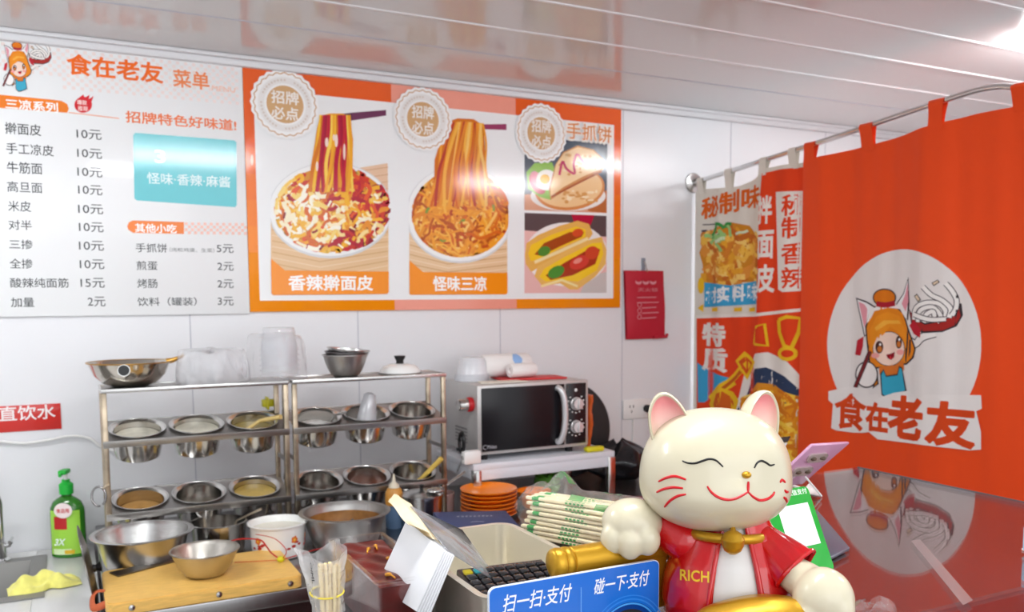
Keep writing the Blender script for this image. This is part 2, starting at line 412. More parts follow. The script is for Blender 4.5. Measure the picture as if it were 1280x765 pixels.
struct('floor', B().box(-4, 6, -7, .05, -.05, 0, M_('grey_floor_tile', '#a9a7a4', rough=.35, var=.12, vscale=6)))

# the ceiling lamps
def lamp(loc, length, label):
    t = thing('ceiling_lamp', label, 'lamp', loc, 0, 'ceiling lamps')
    em = M_('lit_diffuser', '#fbfdff', rough=.4, emit=LAMP_STRENGTH)
    d = B(); q = length/2
    def cap(u, v):
        x = -1+2*u; e = (1-abs(x)**10)**.5 if abs(x) < 1 else 0
        return (x*q, -math.cos(PI*v)*.05*(.35+.65*e), -.012-math.sin(PI*v)*.045*e)
    d.grid(cap, 40, 12, em)
    part('diffuser', d, t)
    h = B().box(-q+.02, q-.02, -.04, .04, -.014, 0, white_pl, .005); part('housing', h, t)
p = Zp(1256, 55, CZ-.05)
lamp((p.x+.46, p.y, CZ), .72, 'lit white batten lamp on the ceiling above the red curtain')
lamp((2.85, -2.48, CZ), .8, 'lit white batten lamp on the ceiling over the counter')
lamp((.62, -2.15, CZ), .8, 'lit white batten lamp on the ceiling in front of the menu board')
lamp((-.75, -1.15, CZ), .8, 'added batten lamp out of view on the ceiling above the sink')  # extra lamp out of view, added to brighten the curtain and the racks

# ================================================================== boards on the back wall
px2, st3 = wallmap(-.012)
K1 = '#2b3133'; OR = '#ee6a1c'; ORB = '#f59113'; ORT = '#e65f24'; PK = '#ee9d8a'; TEAL = '#68c9d2'
def boardpanel(parent, x0, x1, z0, z1, col):
    part('panel', B().box(x0, x1, -.0115, -.001, z0, z1, P_(col), .001), parent, True)
zt, zb = Yp(303, 80, -.012).z, Yp(312, 390, -.012).z
xm = Yp(308, 235, -.012).x
xe = Yp(776, 260, -.012).x
mb = thing('menu_board', 'white menu board with dish names and prices in yuan', 'menu', (.2, -.006, zb))
boardpanel(mb, xm-1.05, xm-.0015, zb-.006, zt+.004, '#eef0f1')
d = Deco(px2, st3)
s0 = px2(-2, 60)[0]; x = s0
k = 0
while x < xm-.012:
    for r in range(11):
        if (k+r) % 2: continue
        zz = zt-.008-r*.0125
        if r > 7 and x < px2(75, 90)[0]: continue
        q = .0052
        d.lay([(x-q, zz-q), (x+q, zz-q), (x+q, zz+q), (x-q, zz+q)], [[0, 1, 2, 3]], '#efe0dc', L=1)
    x += .0125; k += 1
d.part('checker_border', mb)
d = Deco(px2, st3); d.L = 2; d.text('食在老友', 84, 93, 204, 27, OR, .028); d.part('title_lettering', mb)
d = Deco(px2, st3); d.L = 2; d.text('菜单', 216.5, 108.5, 262, 22.5, '#ea8650', .02); d.text('MENU', 265, 113, 294, 6, '#efb79c', 0); d.part('menu_word', mb)
d = Deco(px2, st3)
d.poly([(-14, 117), (60, 124), (77, 126), (84, 130), (86, 136), (84, 141), (60, 139), (-14, 134)], '#ee7f22')
d.text('三凉系列', 7, 136, 72.7, 13.2, '#ffffff', .022); d.line([(86, 140.6), (149, 148)], 1.2, '#f0a98a')
d.part('section_tab', mb)
d = Deco(px2, st3)
d.ell(104, 131, 11, 10, '#d2202c'); d.poly([(99, 122), (104, 118), (106, 122), (112, 118.5), (111, 124), (117, 120), (114, 128), (108, 128)], '#d2202c')
d.text('爆款', 96.5, 130.5, 109, 6, '#ffe9e4', .01); d.text('推荐', 97.5, 138.5, 110, 6.4, '#ffe9e4', .01); d.part('hot_badge', mb)
d = Deco(px2, st3); d.text('招牌特色好味道!', 157, 153, 295.4, 15, '#ea7844', .02); d.part('slogan', mb)
d = Deco(px2, st3)
d.poly([(169, 166), (293, 175.5), (295.5, 178), (296, 256), (294, 259), (171, 250.5), (168, 248), (166.5, 169)], TEAL)
d.text('3', 193.5, 203.5, 207, 16.5, '#f2fbfb', .02); d.text('怪味·香辣·麻酱', 184, 229.5, 288, 14.5, '#e4f6f7', .012); d.part('flavour_panel', mb)
d = Deco(px2, st3)
d.poly([(166, 275.5), (230, 277.5), (230, 292.5), (166, 291), (160.5, 287), (159, 283), (161, 278)], '#ef8030')
d.text('其他小吃', 169, 290.5, 221, 11.5, '#ffffff', .02)
for i in range(20):
    for r in range(4):
        if (i+r) % 2 == 0:
            a = 231+i*3.9; z0 = 278+r*3.7+i*.05; d.poly([(a, z0), (a+3.6, z0), (a+3.6, z0+3.5), (a, z0+3.5)], '#f3c3b4', L=9)
d.part('section_tab', mb)
rows = [('擀面皮', 6.5, 51.5, 167, 14.5, '10元', 96, 127, 173), ('手工凉皮', 8, 67, 192, 14, '10元', 96.7, 127.6, 197), ('牛筋面', 9, 53, 216, 14.5, '10元', 97, 128, 220.5),
 ('高旦面', 9.3, 53, 239.8, 13.5, '10元', 98, 128, 243), ('米皮', 10.5, 39, 264, 13.3, '10元', 98, 129, 267), ('对半', 11, 40, 287, 12.5, '10元', 99, 129.5, 289.7),
 ('三掺', 12, 41, 311, 11.8, '10元', 99, 130, 313), ('全掺', 12.5, 41, 335.5, 12.3, '10元', 100, 130.5, 336.3), ('酸辣纯面筋', 13, 86, 359.6, 12.2, '15元', 101, 131, 359.7),
 ('加量', 14, 43, 384, 12, '2元', 110, 132, 383.2), ('手抓饼', 170, 209, 315.2, 11.3, '5元', 271, 292, 316), ('煎蛋', 171, 197, 337.6, 11.5, '2元', 272, 292, 338.3),
 ('烤肠', 172, 197, 360, 11.5, '2元', 272, 292, 360.2), ('饮料（罐装）', 172, 246, 382.7, 11, '3元', 272.5, 292, 382)]
for nm, a, bb, yb, h, pr, a2, b2, yb2 in rows:
    d = Deco(px2, st3); d.text(nm, a, yb, bb, h, K1, .004)
    if nm == '手抓饼': d.text('（肉松鸡蛋、生菜）', 212, 314.6, 268, 5.2, '#5b6062', 0)
    d.part('dish_name', mb)
    d = Deco(px2, st3); d.text(pr, a2, yb2, b2, 12.2 if a2 < 200 else 10.8, K1, .002); d.part('price', mb)
d = Deco(px2, st3); girl.k = .19
girl(d, lambda a, c: (21.4+(a-253)*.185, 57.5+(c-172)*.188+(a-253)*.02))
d.part('emblem', mb)

pb = thing('picture_board', 'orange framed board with three noodle and flatbread pictures', 'poster', (1.4, -.006, zb))
boardpanel(pb, xm, xe, zb, zt, ORB)
d = Deco(px2, st3)
xa, xb2 = px2(491, 240)[0], px2(645, 240)[0]
zmid = px2(314, 250)[1]
def rect(x0, z0, x1, z1, col): d.lay([(x0, z0), (x1, z0), (x1, z1), (x0, z1)], [[0, 1, 2, 3]], col)
rect(xm+.0005, zmid, xe-.0005, zt-.0005, ORT)
for i, c in enumerate(['#e9691f', '#ee741b', '#f17e18', '#f38715']): rect(xm+.0005, zmid-.09*(i-1.5)-.045, xe-.0005, zmid-.09*(i-1.5)+.045, c)
rect(xa, zb+.0005, xb2, zt-.0005, PK)
iz0, iz1 = px2(323, 375.8)[1], px2(399, 119)[1]
ix0, ix1 = px2(321, 250)[0], px2(767, 260)[0]
rect(ix0, iz0, ix1, iz1, '#eef0f1'); d.part('frame_print', pb)
rnd = random.Random(4)
# first picture: tossed chilli noodles in a white bowl
d = Deco(px2, st3); d.L = 14
C1 = (338, 130, 485.5, 367)
d.poly([(338.6, 268), (485.5, 268), (485.5, 345), (338.6, 345)], '#e3bf93'); d.poly([(442, 211), (484.5, 204), (485.5, 275), (442, 275)], '#e7c3a4')
for i in range(9): d.line([(340, 280+i*7), (400, 292+i*7), (485, 284+i*6)], 1.2, '#cfa272' if i % 2 else '#efd3ae')
for i in range(4): d.line([(444, 215+i*9), (485, 209+i*9)], 1.1, '#d3a585')
d.poly([(438, 141), (482.5, 137.5), (482.5, 144.5), (438, 151)], '#6e3658'); d.poly([(400, 145), (440, 141), (440, 149), (400, 150)], '#5e3150')
d.ell(413, 263, 78, 60, '#d6d8da', clip=C1); d.ell(413, 262, 76.5, 58, '#f2f3f3', clip=C1); d.ell(415, 262, 71, 53, '#d8902c', clip=C1)
def clipA(x, y):
    q = math.hypot((x-415)/70, (y-262)/52)
    if q > 1: x, y = 415+(x-415)/q, 262+(y-262)/q
    return min(x, 485), y
def stA():
    a = rnd.uniform(0, 2*PI); q = math.sqrt(rnd.random()); return clipA(415+68*q*math.cos(a), 264+49*q*math.sin(a))
noodles(d, rnd, 70, lambda: clipA(rnd.uniform(425, 485), rnd.uniform(222, 305)), ['#a81430', '#c22030', '#8e1228', '#d23a24'], 7, 3, 7, 1.2, clip=clipA)
noodles(d, rnd, 170, stA, ['#f3b32a', '#f6c95a', '#e8912a', '#f8dc96', '#c8342a', '#fbeecb', '#b21c30', '#e2572a', '#f0a93a'], 4.6, 5, 5, 1.1, clip=clipA)
noodles(d, rnd, 75, lambda: clipA(rnd.uniform(345, 410), rnd.uniform(240, 310)), ['#fbf0cf', '#f7d678', '#f0b63a', '#fdf8e6', '#d86a2a'], 4.8, 4, 5, 1.2, clip=clipA)
noodles(d, rnd, 26, stA, ['#fff6dc', '#8a1226', '#ffe9a8'], 3, 2, 4, 1, clip=clipA)
d.poly([(400, 145), (412, 142), (428, 142), (437, 147), (441, 175), (440, 235), (388, 235), (388, 210), (393, 180), (396, 160)], '#e79a28')
for i in range(16):
    u = (i+.5)/16; d.line(smooth([Vector((400+37*u, 144, 0)), Vector((397+42*u, 170, 0)), Vector((391+49*u+rnd.uniform(-4, 4), 205, 0)), Vector((386+56*u+rnd.uniform(-6, 6), 240, 0))], 4), rnd.uniform(2.5, 5.5), ['#f5c233', '#c01838', '#b8163c', '#f0a82a', '#c62a34', '#d9781e', '#f8d257', '#a51434'][(i*5) % 8])
for q in ((408, 178, 2, 6), (420, 176, 2, 8), (417, 172, 1.6, 4), (430, 190, 1.5, 10), (396, 208, 1.5, 6)): d.ell(*q, '#f8dfd2')
d.poly([(338.6, 323.5), (356, 338), (485.5, 339.5), (485.5, 365), (483.5, 367.5), (341, 369), (339, 366.5)], ORB)
d.text('香辣擀面皮', 360.5, 363.5, 466, 20, '#ffffff', .024); d.part('dish_picture', pb)
# second picture: dry mixed noodles in a white bowl
d = Deco(px2, st3); d.L = 14
C2 = (511, 150, 634.5, 367)
d.poly([(511.5, 285), (634, 285), (634, 345), (511.5, 345)], '#e5c39a')
for i in range(8): d.line([(512, 300+i*6), (560, 315+i*5), (634, 306+i*5)], 1.2, '#cda070' if i % 2 else '#f0d6b4')
d.poly([(601, 155.5), (633, 155), (633, 162.5), (601, 161.5)], '#9a3a62')
d.ell(575, 268, 68, 61, '#d6d8da', clip=C2); d.ell(575, 267, 66.5, 59.5, '#f2f3f3', clip=C2); d.ell(576, 267, 61, 54, '#d0741e', clip=C2)
def clipB(x, y):
    q = math.hypot((x-576)/60, (y-267)/53)
    if q > 1: x, y = 576+(x-576)/q, 267+(y-267)/q
    return min(x, 633.5), y
def stB():
    a = rnd.uniform(0, 2*PI); q = math.sqrt(rnd.random()); return clipB(576+58*q*math.cos(a), 270+48*q*math.sin(a))
NC = ['#f0a02c', '#f4b446', '#e2862a', '#d9691f', '#f7c569', '#e8952b']
noodles(d, rnd, 220, stB, NC+['#b9531a'], 3.0, 8, 6, .7, clip=clipB)
noodles(d, rnd, 20, stB, ['#b8441c', '#c8521e', '#7d9a3a'], 3, 2, 4, 1, clip=clipB)
d.poly([(563, 151), (572, 148), (592, 149), (604, 157), (606, 185), (609, 250), (542, 250), (543, 200), (552, 170)], '#d5731f')
for i in range(22):
    u = (i+.5)/22; d.line(smooth([Vector((563+41*u, 152+4*abs(u-.4), 0)), Vector((552+54*u+rnd.uniform(-3, 3), 180, 0)), Vector((544+62*u+rnd.uniform(-4, 4), 215, 0)), Vector((536+80*u+rnd.uniform(-6, 6), 258, 0))], 4), rnd.uniform(2, 4), (NC+['#b83a2a'])[(i*3) % 7])
d.poly([(511.5, 325.5), (528.5, 340), (634, 341), (634, 366), (632, 368), (513, 368.5), (511.5, 367)], ORB)
d.text('怪味三凉', 541, 364, 608, 19, '#ffffff', .024); d.part('dish_picture', pb)
# third column: two flatbread pictures
d = Deco(px2, st3); d.L = 14
d.poly([(655.6, 170), (759, 180), (758.3, 266.4), (655.3, 262.6)], '#4c5563')
d.poly([(655.5, 243), (758.5, 240), (758.3, 266.4), (655.3, 262.6)], '#d9a184'); d.poly([(735, 240), (758.5, 238), (758.3, 266.4), (735, 264)], '#b86a3a')
d.ell(710, 245, 47, 19, '#ece8e4'); d.ell(712, 236, 44, 27, '#d78a4e', -.1); d.ell(712, 235, 41, 24, '#efc690', -.1)
d.poly([(658, 215), (668, 204), (690, 203), (694, 215), (688, 250), (674, 246), (660, 236)], '#8cbc48'); d.ell(672, 229, 9, 15, '#b92c3e', -.5); d.ell(671, 225, 7, 12, '#eb9aa6', -.5); d.ell(683, 225, 13, 13, '#fbf8ee'); d.ell(681, 224, 6, 6, '#f2b824')
d.poly([(694, 206), (704, 190), (722, 182), (742, 187), (755, 200), (754, 212), (730, 224), (706, 238), (688, 250), (686, 236), (690, 220)], '#c98446')
d.poly([(695, 205), (705, 191), (722, 184), (741, 188), (753, 200), (751, 211), (728, 221), (704, 234), (688, 246), (688, 234), (692, 220)], '#f1cf9c')
for i in range(26): d.ell(rnd.uniform(700, 745), rnd.uniform(192, 218), rnd.uniform(1, 3), rnd.uniform(.8, 2), rnd.choice(['#dba262', '#f8e2bc', '#cf8e50']), L=d.L+i*.04)
for i in range(26): d.ell(rnd.uniform(700, 748), rnd.uniform(238, 254), rnd.uniform(1.5, 5), rnd.uniform(1, 2.5), rnd.choice(['#d99a56', '#f8e2bc']), L=d.L+i*.04)
d.line(smooth([Vector((699, 219, 0)), Vector((703, 202, 0)), Vector((708, 211, 0)), Vector((718, 217, 0)), Vector((717, 205, 0)), Vector((721, 193, 0)), Vector((727, 200, 0)), Vector((733, 206, 0))], 5), 3, '#c0235a')
d.line([(689, 246), (720, 230), (752, 214)], 2.5, '#a84f1e'); d.part('dish_picture', pb)
d = Deco(px2, st3); d.L = 14
d.poly([(655.5, 266), (758, 269.8), (758, 366), (655.5, 366.5)], '#e8b9b4'); d.poly([(655.5, 266), (758, 269.8), (758, 296), (655.5, 288)], '#594a4c')
d.poly([(714, 268), (743, 269), (738, 282), (718, 280)], '#b51a3c'); d.poly([(735, 345), (758, 340), (758, 366), (725, 366)], '#c9c3c0'); d.ell(708, 318, 52, 40, '#efe9e6', clip=(656, 268, 758, 366))
def taco(o, cf, cb, dx=0):
    d.poly([Vector(p) for p in o], cb)
taco([(656, 318), (658, 304), (672, 294), (700, 282), (722, 276), (736, 280), (741, 292), (734, 302), (705, 316), (680, 330), (664, 340), (657, 330)], 0, '#e6b058')
taco([(660, 317), (664, 306), (690, 293), (720, 283), (732, 287), (732, 296), (700, 310), (672, 326), (663, 326)], 0, '#f4c72c')
d.poly([(668, 318), (680, 304), (712, 290), (730, 290), (727, 296), (700, 308), (676, 320)], '#a2481c')
d.ell(680, 314, 8, 6, '#4f8a34', -.4); d.ell(722, 291, 7, 5, '#d4502a', -.3)
taco([(668, 345), (672, 333), (700, 318), (736, 300), (752, 296), (758, 312), (757, 330), (744, 346), (722, 362), (712, 362), (700, 354), (678, 358)], 0, '#eab862')
taco([(674, 346), (680, 336), (704, 322), (740, 304), (752, 303), (754, 318), (746, 338), (722, 352), (700, 350), (682, 352)], 0, '#f5cb2e')
d.poly([(682, 344), (706, 328), (742, 308), (750, 312), (744, 330), (716, 344), (688, 350)], '#a83a20')
d.ell(695, 340, 11, 7, '#4c9136', -.5); d.ell(724, 328, 13, 8, '#d24436', -.45); d.ell(740, 316, 9, 8, '#cf4a2c', -.4); d.ell(722, 326, 6, 3, '#ec9486', -.45)
d.line([(668, 328), (700, 314), (735, 298)], 4, '#f2dca4'); d.line([(676, 358), (702, 350), (722, 358)], 3, '#f3df9e'); d.part('dish_picture', pb)
for cx, cy, rr in ((356, 131, .118), (528, 149.5, .1165), (675.7, 167, .1165)):
    d = Deco(px2, st3); d.L = 150; GD = '#d2a878'
    d.disc(cx, cy, rr, '#f4f4f4', 96, .003); d.ring(cx, cy, rr*.9, .004, '#c79d72', 96, .003); d.ring(cx, cy, rr*.7, .022, '#eae8e6', 48)
    for k in range(44):
        a = 2*PI*k/44; c = px2(cx, cy); q = rr*.7
        if k % 11 > 8: continue
        x, z = c[0]+q*math.cos(a), c[1]+q*math.sin(a); e = .0035
        d.lay([(x-e, z-e), (x+e, z-e), (x+e, z+e), (x-e, z+e)], [[0, 1, 2, 3]], '#d9cfc6', L=200)
    d.disc(cx, cy, rr*.545, GD, 48)
    dx = 17.5 if cx < 400 else (14 if cx < 600 else 12.6)
    d.L = 202; d.text('招牌', cx-dx, cy-2+.2, cx+dx-.5, 16.5, '#f6f1ea', .02); d.text('必点', cx-dx, cy+18, cx+dx-.5, 16.5, '#f6f1ea', .02)
    d.part('badge', pb)
d = Deco(px2, st3); d.L = 206; d.text('手抓饼', 705, 175, 765, 24, '#f6efe8', .02, grow=.05, tilt=-.02); d.L = 207; d.text('手抓饼', 707, 173.5, 763, 21, '#d98a4c', .012, tilt=-.02); d.part('caption', pb)
d = Deco(px2, st3); d.L = 3
for q in ((315, 200, 1.6, 7),): d.ell(*q, '#f4d8bc')
d.part('small_mark', pb)

# red sign, far left
px3, st3b = wallmap(-.004)
p0, p1 = px3(-60, 505), px3(77, 536)
rs = thing('wall_sign', 'red sign with white characters stuck above the sink', 'sign', (p0[0]/2+p1[0]/2, 0, p1[1]))
z1 = px3(77, 504)[1]
part('panel', B().box(p0[0], p1[0], -.0038, -.0002, p1[1], z1, P_('#cf3833'), .0008), rs, True)
d = Deco(px3, st3b); d.text('可直饮水', -26, 529, 70, 19, '#f6eeee', .014); d.part('lettering', rs)
# red pouch on its hook
fp = thing('fire_blanket_pouch', 'red pouch with faint white print hanging from a clear hook', 'pouch', (2.27, -.012, 1.41))
a, c = Yp(783.5, 338, -.02), Yp(831, 423, -.02)
def pf(u, v):
    q = math.sin(PI*min(max(u, .02), .98))**.4*math.sin(PI*min(max(v, .02), .98))**.4
    return (a.x+(c.x-a.x)*u+.012*v-.006, -.012-.012*q-.002*math.sin(9*v+3*u), a.z+(c.z-a.z)*v)
b = B(); b.grid(pf, 16, 20, M_('red_pouch', '#b91c32', rough=.5, bump=.2, bscale=40)); b.grid(lambda u, v: (pf(u, v)[0], -.003, pf(u, v)[2]), 4, 4, M_('red_pouch', '#b91c32'))
b.tube([(c.x-.06, -.02, c.z+.006), (c.x+.008, -.022, c.z+.008), (c.x+.012, -.022, c.z+.02)], .007, M_('red_pouch', '#b91c32'))
part('body', b, fp, True)
d = Deco(lambda x, y: (Yp(x, y, -.026).x, Yp(x, y, -.026).z), lambda s, t, L: (s, -.0275-L, t), ink=lambda h: M_('pouch_print', '#d98f98', rough=.5))
for i, x in enumerate((798, 807, 816)): d.ell(x, 352.5, 4, 3.2, 'x'); d.ell(x, 350.5, 3.2, 2, M_('red_pouch', '#b91c32'))
d.text('灭火毯', 797, 364.5, 822, 4.5, 'x', .0)
for i in range(5): d.line([(802 if i > 1 else 796, 372+i*6.5), (820+(i % 2)*3, 371.5+i*6.3)], 1.1, 'x')
for i in range(3): d.ring(799, 381+i*7.5, .010, .003, 'x', 12)
d.part('print', fp)
p = Yp(805.5, 331, -.01)
hk = B().box(p.x-.011, p.x+.011, -.004, 0, p.z-.03, p.z+.03, clear('hook_clear', '#cfe0f4', .35, .1), .002)
hk.tube([(p.x, -.004, p.z+.018), (p.x, -.02, p.z+.0), (p.x, -.03, p.z-.03), (p.x, -.03, p.z-.02)], .0025, chrome)
single('adhesive_hook', hk, 'small clear hook on the wall holding the red pouch', 'hook')
# white cable along the wall
pts = [Yp(x, y, -.012) for x, y in ((-40, 552), (0, 552), (30, 554), (60, 550), (88, 545), (112, 548), (126, 558), (150, 566))]
single('wall_cable', B().tube(smooth(pts, 6), .0045, white_pl, 8), 'white cable running along the wall below the red sign', 'cable')
# sockets
def socket(px, py, wd, label, nm='power_socket'):
    p = Yp(px, py, -.01); t = thing(nm, label, 'socket', (p.x, 0, p.z), 0, 'wall sockets')
    part('face_plate', B().box(-wd/2, wd/2, -.011, 0, -.043, .043, white_pl, .003), t)
    b = B()
    for k in range(int(wd/.08)):
        x = -wd/2+.043+k*.086
        for q in ((-.009, .012), (.009, .012), (0, -.01)): b.box(x+q[0]-.002, x+q[0]+.002, -.0115, -.009, q[1]-.006, q[1]+.006, black_pl)
    part('pin_holes', b, t)
    return p
p = socket(797, 511, .15, 'white double wall socket with a black plug beside the black board')
b = B(); b.tube([(p.x+.045, -.012, p.z), (p.x+.045, -.03, p.z), (p.x+.045, -.05, p.z-.004)], [.016, .017, .011], black_rb, 14)
b.tube(smooth([(p.x+.045, -.045, p.z-.005), (p.x+.046, -.055, p.z-.03), (p.x+.055, -.05, p.z-.1), (p.x+.075, -.04, p.z-.19), (p.x+.09, -.03, p.z-.3)], 6), .004, black_rb, 8)
single('plug_and_lead', b, 'black plug with its lead in the white double socket', 'plug')
socket(786, 580, .1, 'white wall socket low on the wall behind the black board')
single('wall_cable', B().tube([(p.x-.02, -.006, p.z-.045), (p.x-.022, -.006, p.z-.13), (p.x-.01, -.006, p.z-.22)], .003, white_pl, 6), 'thin white lead running down between the two white sockets', 'cable')
# ================================================================== worktops and tables
TZ = .8
marble = M_('white_counter_stone', '#dcdcda', rough=.22, var=.06, vscale=8)
sx0, sx1, sy0, sy1 = -1.0, -.115, -.5, -.12          # sink opening
b = B()
b.box(-1.3, sx0, -.86, -.012, TZ-.04, TZ, marble, .003); b.box(sx1, .05, -.86, -.012, TZ-.04, TZ, marble, .003)
b.box(sx0, sx1, sy1, -.012, TZ-.04, TZ, marble); b.box(sx0, sx1, -.86, sy0, TZ-.04, TZ, marble)
t = thing('sink_counter', 'white stone counter holding the sink at the far left', 'counter', (-.6, -.3, 0))
part('worktop', b, t, True)
b = B(); b.box(-1.3, .045, -.84, -.02, 0, TZ-.2, white_pl); b.box(-1.3, .045, -.84, -.79, TZ-.2, TZ-.04, white_pl); part('cabinet', b, t, True)
s = thing('sink', 'stainless steel sink let into the white counter', 'sink', (-.55, -.3, TZ-.17))
b = B()
rim = [(sx0-.03, sy0-.03), (sx1+.03, sy0-.03), (sx1+.03, sy1+.03), (sx0-.03, sy1+.03)]
inn = [(sx0+.012, sy0+.012), (sx1-.012, sy0+.012), (sx1-.012, sy1-.012), (sx0+.012, sy1-.012)]
bot = [(sx0+.05, sy0+.05), (sx1-.05, sy0+.05), (sx1-.05, sy1-.05), (sx0+.05, sy1-.05)]
vs = [(x, y, TZ+.001) for x, y in rim]+[(x, y, TZ+.004) for x, y in rim]+[(x, y, TZ+.003) for x, y in inn]+[(x, y, TZ-.15) for x, y in bot]
fs = [(i+4*j, (i+1) % 4+4*j, (i+1) % 4+4*(j+1), i+4*(j+1)) for j in range(3) for i in range(4)]+[(12, 13, 14, 15)]
b.add(vs, fs, M_('sink_steel', '#93928f', rough=.5, metal=.6), False); part('basin', b, s, True)
# faucet
p = Zp(6, 706, TZ+.004); p = Vector((p.x-.01, -.10, TZ+.001))
f = thing('faucet', 'chrome swan neck faucet at the left edge above the sink', 'faucet', p)
b = B(); b.lathe([(0, 0), (.024, 0), (.024, .006), (.015, .012), (.014, .06), (0, .062)], chrome, 24); part('base', b, f)
b = B(); b.tube(smooth([(0, 0, .05), (0, 0, .14), (-.001, 0, .19), (-.02, -.01, .225), (-.06, -.03, .235), (-.1, -.05, .22), (-.115, -.055, .185)], 6), .0095, chrome, 14); part('spout', b, f)
b = B(); b.tube([(0, 0, .045), (.022, -.012, .05), (.028, -.014, .062)], .006, chrome); b.tube([(.024, -.03, .064), (.03, 0, .07)], .005, chrome); part('lever', b, f)
# yellow cloth
c0 = Zp(56, 734, TZ)
def cloth(u, v):
    a = (u-.5)*2; c = (v-.5)*2
    rr = .052+.012*math.sin(3*math.atan2(c, a)+1)
    pinch = 1-.42*math.exp(-((a-.15)/.16)**2)
    x = a*.095; y = c*.05*pinch*(1-.25*a*a)
    h = 1.35*max(0, (1-abs(a)**3)*(1-abs(c)**2.5))
    z = .003+.03*h*(.75+.3*math.sin(7*a+2*c)+.22*math.sin(5*c-4*a)+.15*math.sin(13*a*c+2))*(.6+.4*pinch)
    return (c0.x+x*.95-y*.1, c0.y+y+x*.12, TZ+max(z, .0025))
b = B(); b.grid(cloth, 40, 26, M_('yellow_cloth', '#f2ec80', rough=.85, bump=.35, bscale=150, var=.1, vscale=60, sheen=.3))
single('cleaning_cloth', b, 'crumpled yellow cloth lying beside the sink', 'cloth')

# detergent bottle
p = Zp(87, 692, TZ); dz = 1.03
t = thing('detergent_bottle', 'green pump bottle of dish soap standing against the wall', 'bottle', (p.x, -.125, TZ), math.radians(-22))
g1 = M_('green_bottle', '#2c7a1c', rough=.15, coat=.5, var=.25, vscale=8)
prof = [(0, 0), (.9, 0), (1, .02), (1, .7), (.97, .78), (.8, .87), (.5, .93), (.3, .96), (.3, 1.0), (0, 1.0)]
b = B(); b.lathe([(r*.052, z*.2) for r, z in prof], g1, 40, sx=1., sy=.62); part('body', b, t)
gp = M_('green_pump', '#20b43c', rough=.35)
b = B(); b.lathe([(.0, .198), (.02, .198), (.021, .228), (.014, .234), (.012, .236), (.012, .243), (0, .243)], gp, 24)
b.lathe([(0, .24), (.006, .24), (.006, .262), (0, .262)], white_pl, 12)
b.box(-.012, .012, -.03, .012, .262, .276, gp, .004); b.tube([(0, -.025, .268), (0, -.042, .262)], .005, gp); part('pump', b, t)
def bl(cx, cz, poly, mat, off):
    vs = []
    for x, z in poly:
        xx = (cx+x); q = max(-.999, min(.999, xx/.052)); vs.append((xx, -(.052*.62)*math.sqrt(1-q*q)-off, cz+z))
    return vs, [list(range(len(vs)))]
def patch(w0, w1, z0, z1, n=14): 
    vs = []; fs = []
    for i in range(n+1):
        x = w0+(w1-w0)*i/n; q = max(-.98, min(.98, x/.052)); y = -(.052*.62)*math.sqrt(1-q*q)
        vs += [(x, y-.0007, z0), (x, y-.0007, z1)]
    for i in range(n): fs.append((2*i, 2*i+2, 2*i+3, 2*i+1))
    return vs, fs
b = B(); b.add(*patch(-.044, .044, .012, .15), M_('lime_label', '#a5dd4e', rough=.3)); part('label_sheet', b, t)
b = B()
for q in ((-.03, .01, .092, .132),):
    vs, fs = patch(*q); b.add([(x, y-.0006, z) for x, y, z in vs], fs, M_('ink_red', '#c32a2e', rough=.3))
part('logo_block', b, t)
b = B(); vs, fs = patch(-.036, .02, .012, .03); b.add([(x, y-.0006, z) for x, y, z in vs], fs, M_('ink_pale', '#dff3c0', rough=.3)); part('label_stripe', b, t)
b = B(); vs, fs = patch(.0, .028, .014, .026); b.add([(x, y-.0009, z) for x, y, z in vs], fs, M_('ink_yell', '#e7bb2a', rough=.3)); part('label_lemon', b, t)
b = B(); b.add([(.027*math.cos(2*PI*k/30)+.002, -.0365, .152+.024*math.sin(2*PI*k/30)) for k in range(30)], [list(range(30))], M_('ink_sticker', '#f6e6e4', rough=.3))
part('round_sticker', b, t)
dm = lambda off: (lambda s, q, L: ROOTM[t] @ Vector((s, off-L, q)))
d = Deco(lambda x, y: (x, y), dm(-.0372), ink=lambda h: M_('ink_red2', '#d0363c', rough=.3)); g, f_ = glyphs('食品用', .015)
d.lay([(-.018+u*.038, .145+v*.014) for u, v in g], f_, 'x')
for k in range(2): d.lay([(.002+(.0235-k*.0016)*math.cos(2*PI*i/40)*1., .152+(.0215-k*.0016)*math.sin(2*PI*i/40)) for i in range(40)], [[i, (i+1) % 40, (i+1) % 40] for i in range(0)], 'x')
d.part('sticker_print', t)
d = Deco(lambda x, y: (x, y), dm(-.0358), ink=lambda h: M_('ink_teal', '#f2fff4', rough=.3)); g, f_ = glyphs('3X', .03)
d.lay([(-.03+u*.03+v*.006, .042+v*.022) for u, v in g], f_, 'x'); d.part('lettering', t)

# ------------------------------------------------------------------ steel prep table
T2 = .86
t = thing('prep_table', 'long stainless steel prep table under the racks and pots', 'table', (1.0, -.4, 0))
b = B(); b.box(.056, 2.25, -.955, -.012, T2-.04, T2, M_('table_steel', '#9c9b9b', rough=.24, metal=1, bump=.05, bscale=40), .004); part('tabletop', b, t, True)
for x in (.082, 1.1, 2.2):
    for y in (-.92, -.05): part('leg', B().box(x-.02, x+.02, y-.02, y+.02, 0, T2-.04, steel_dull, .003), t, True)
part('lower_shelf', B().box(.06, 2.2, -.92, -.05, .2, .22, steel_dull), t, True)
part('apron', B().box(.062, 2.23, -.935, -.92, T2-.2, T2-.04, steel_dark), t, True)

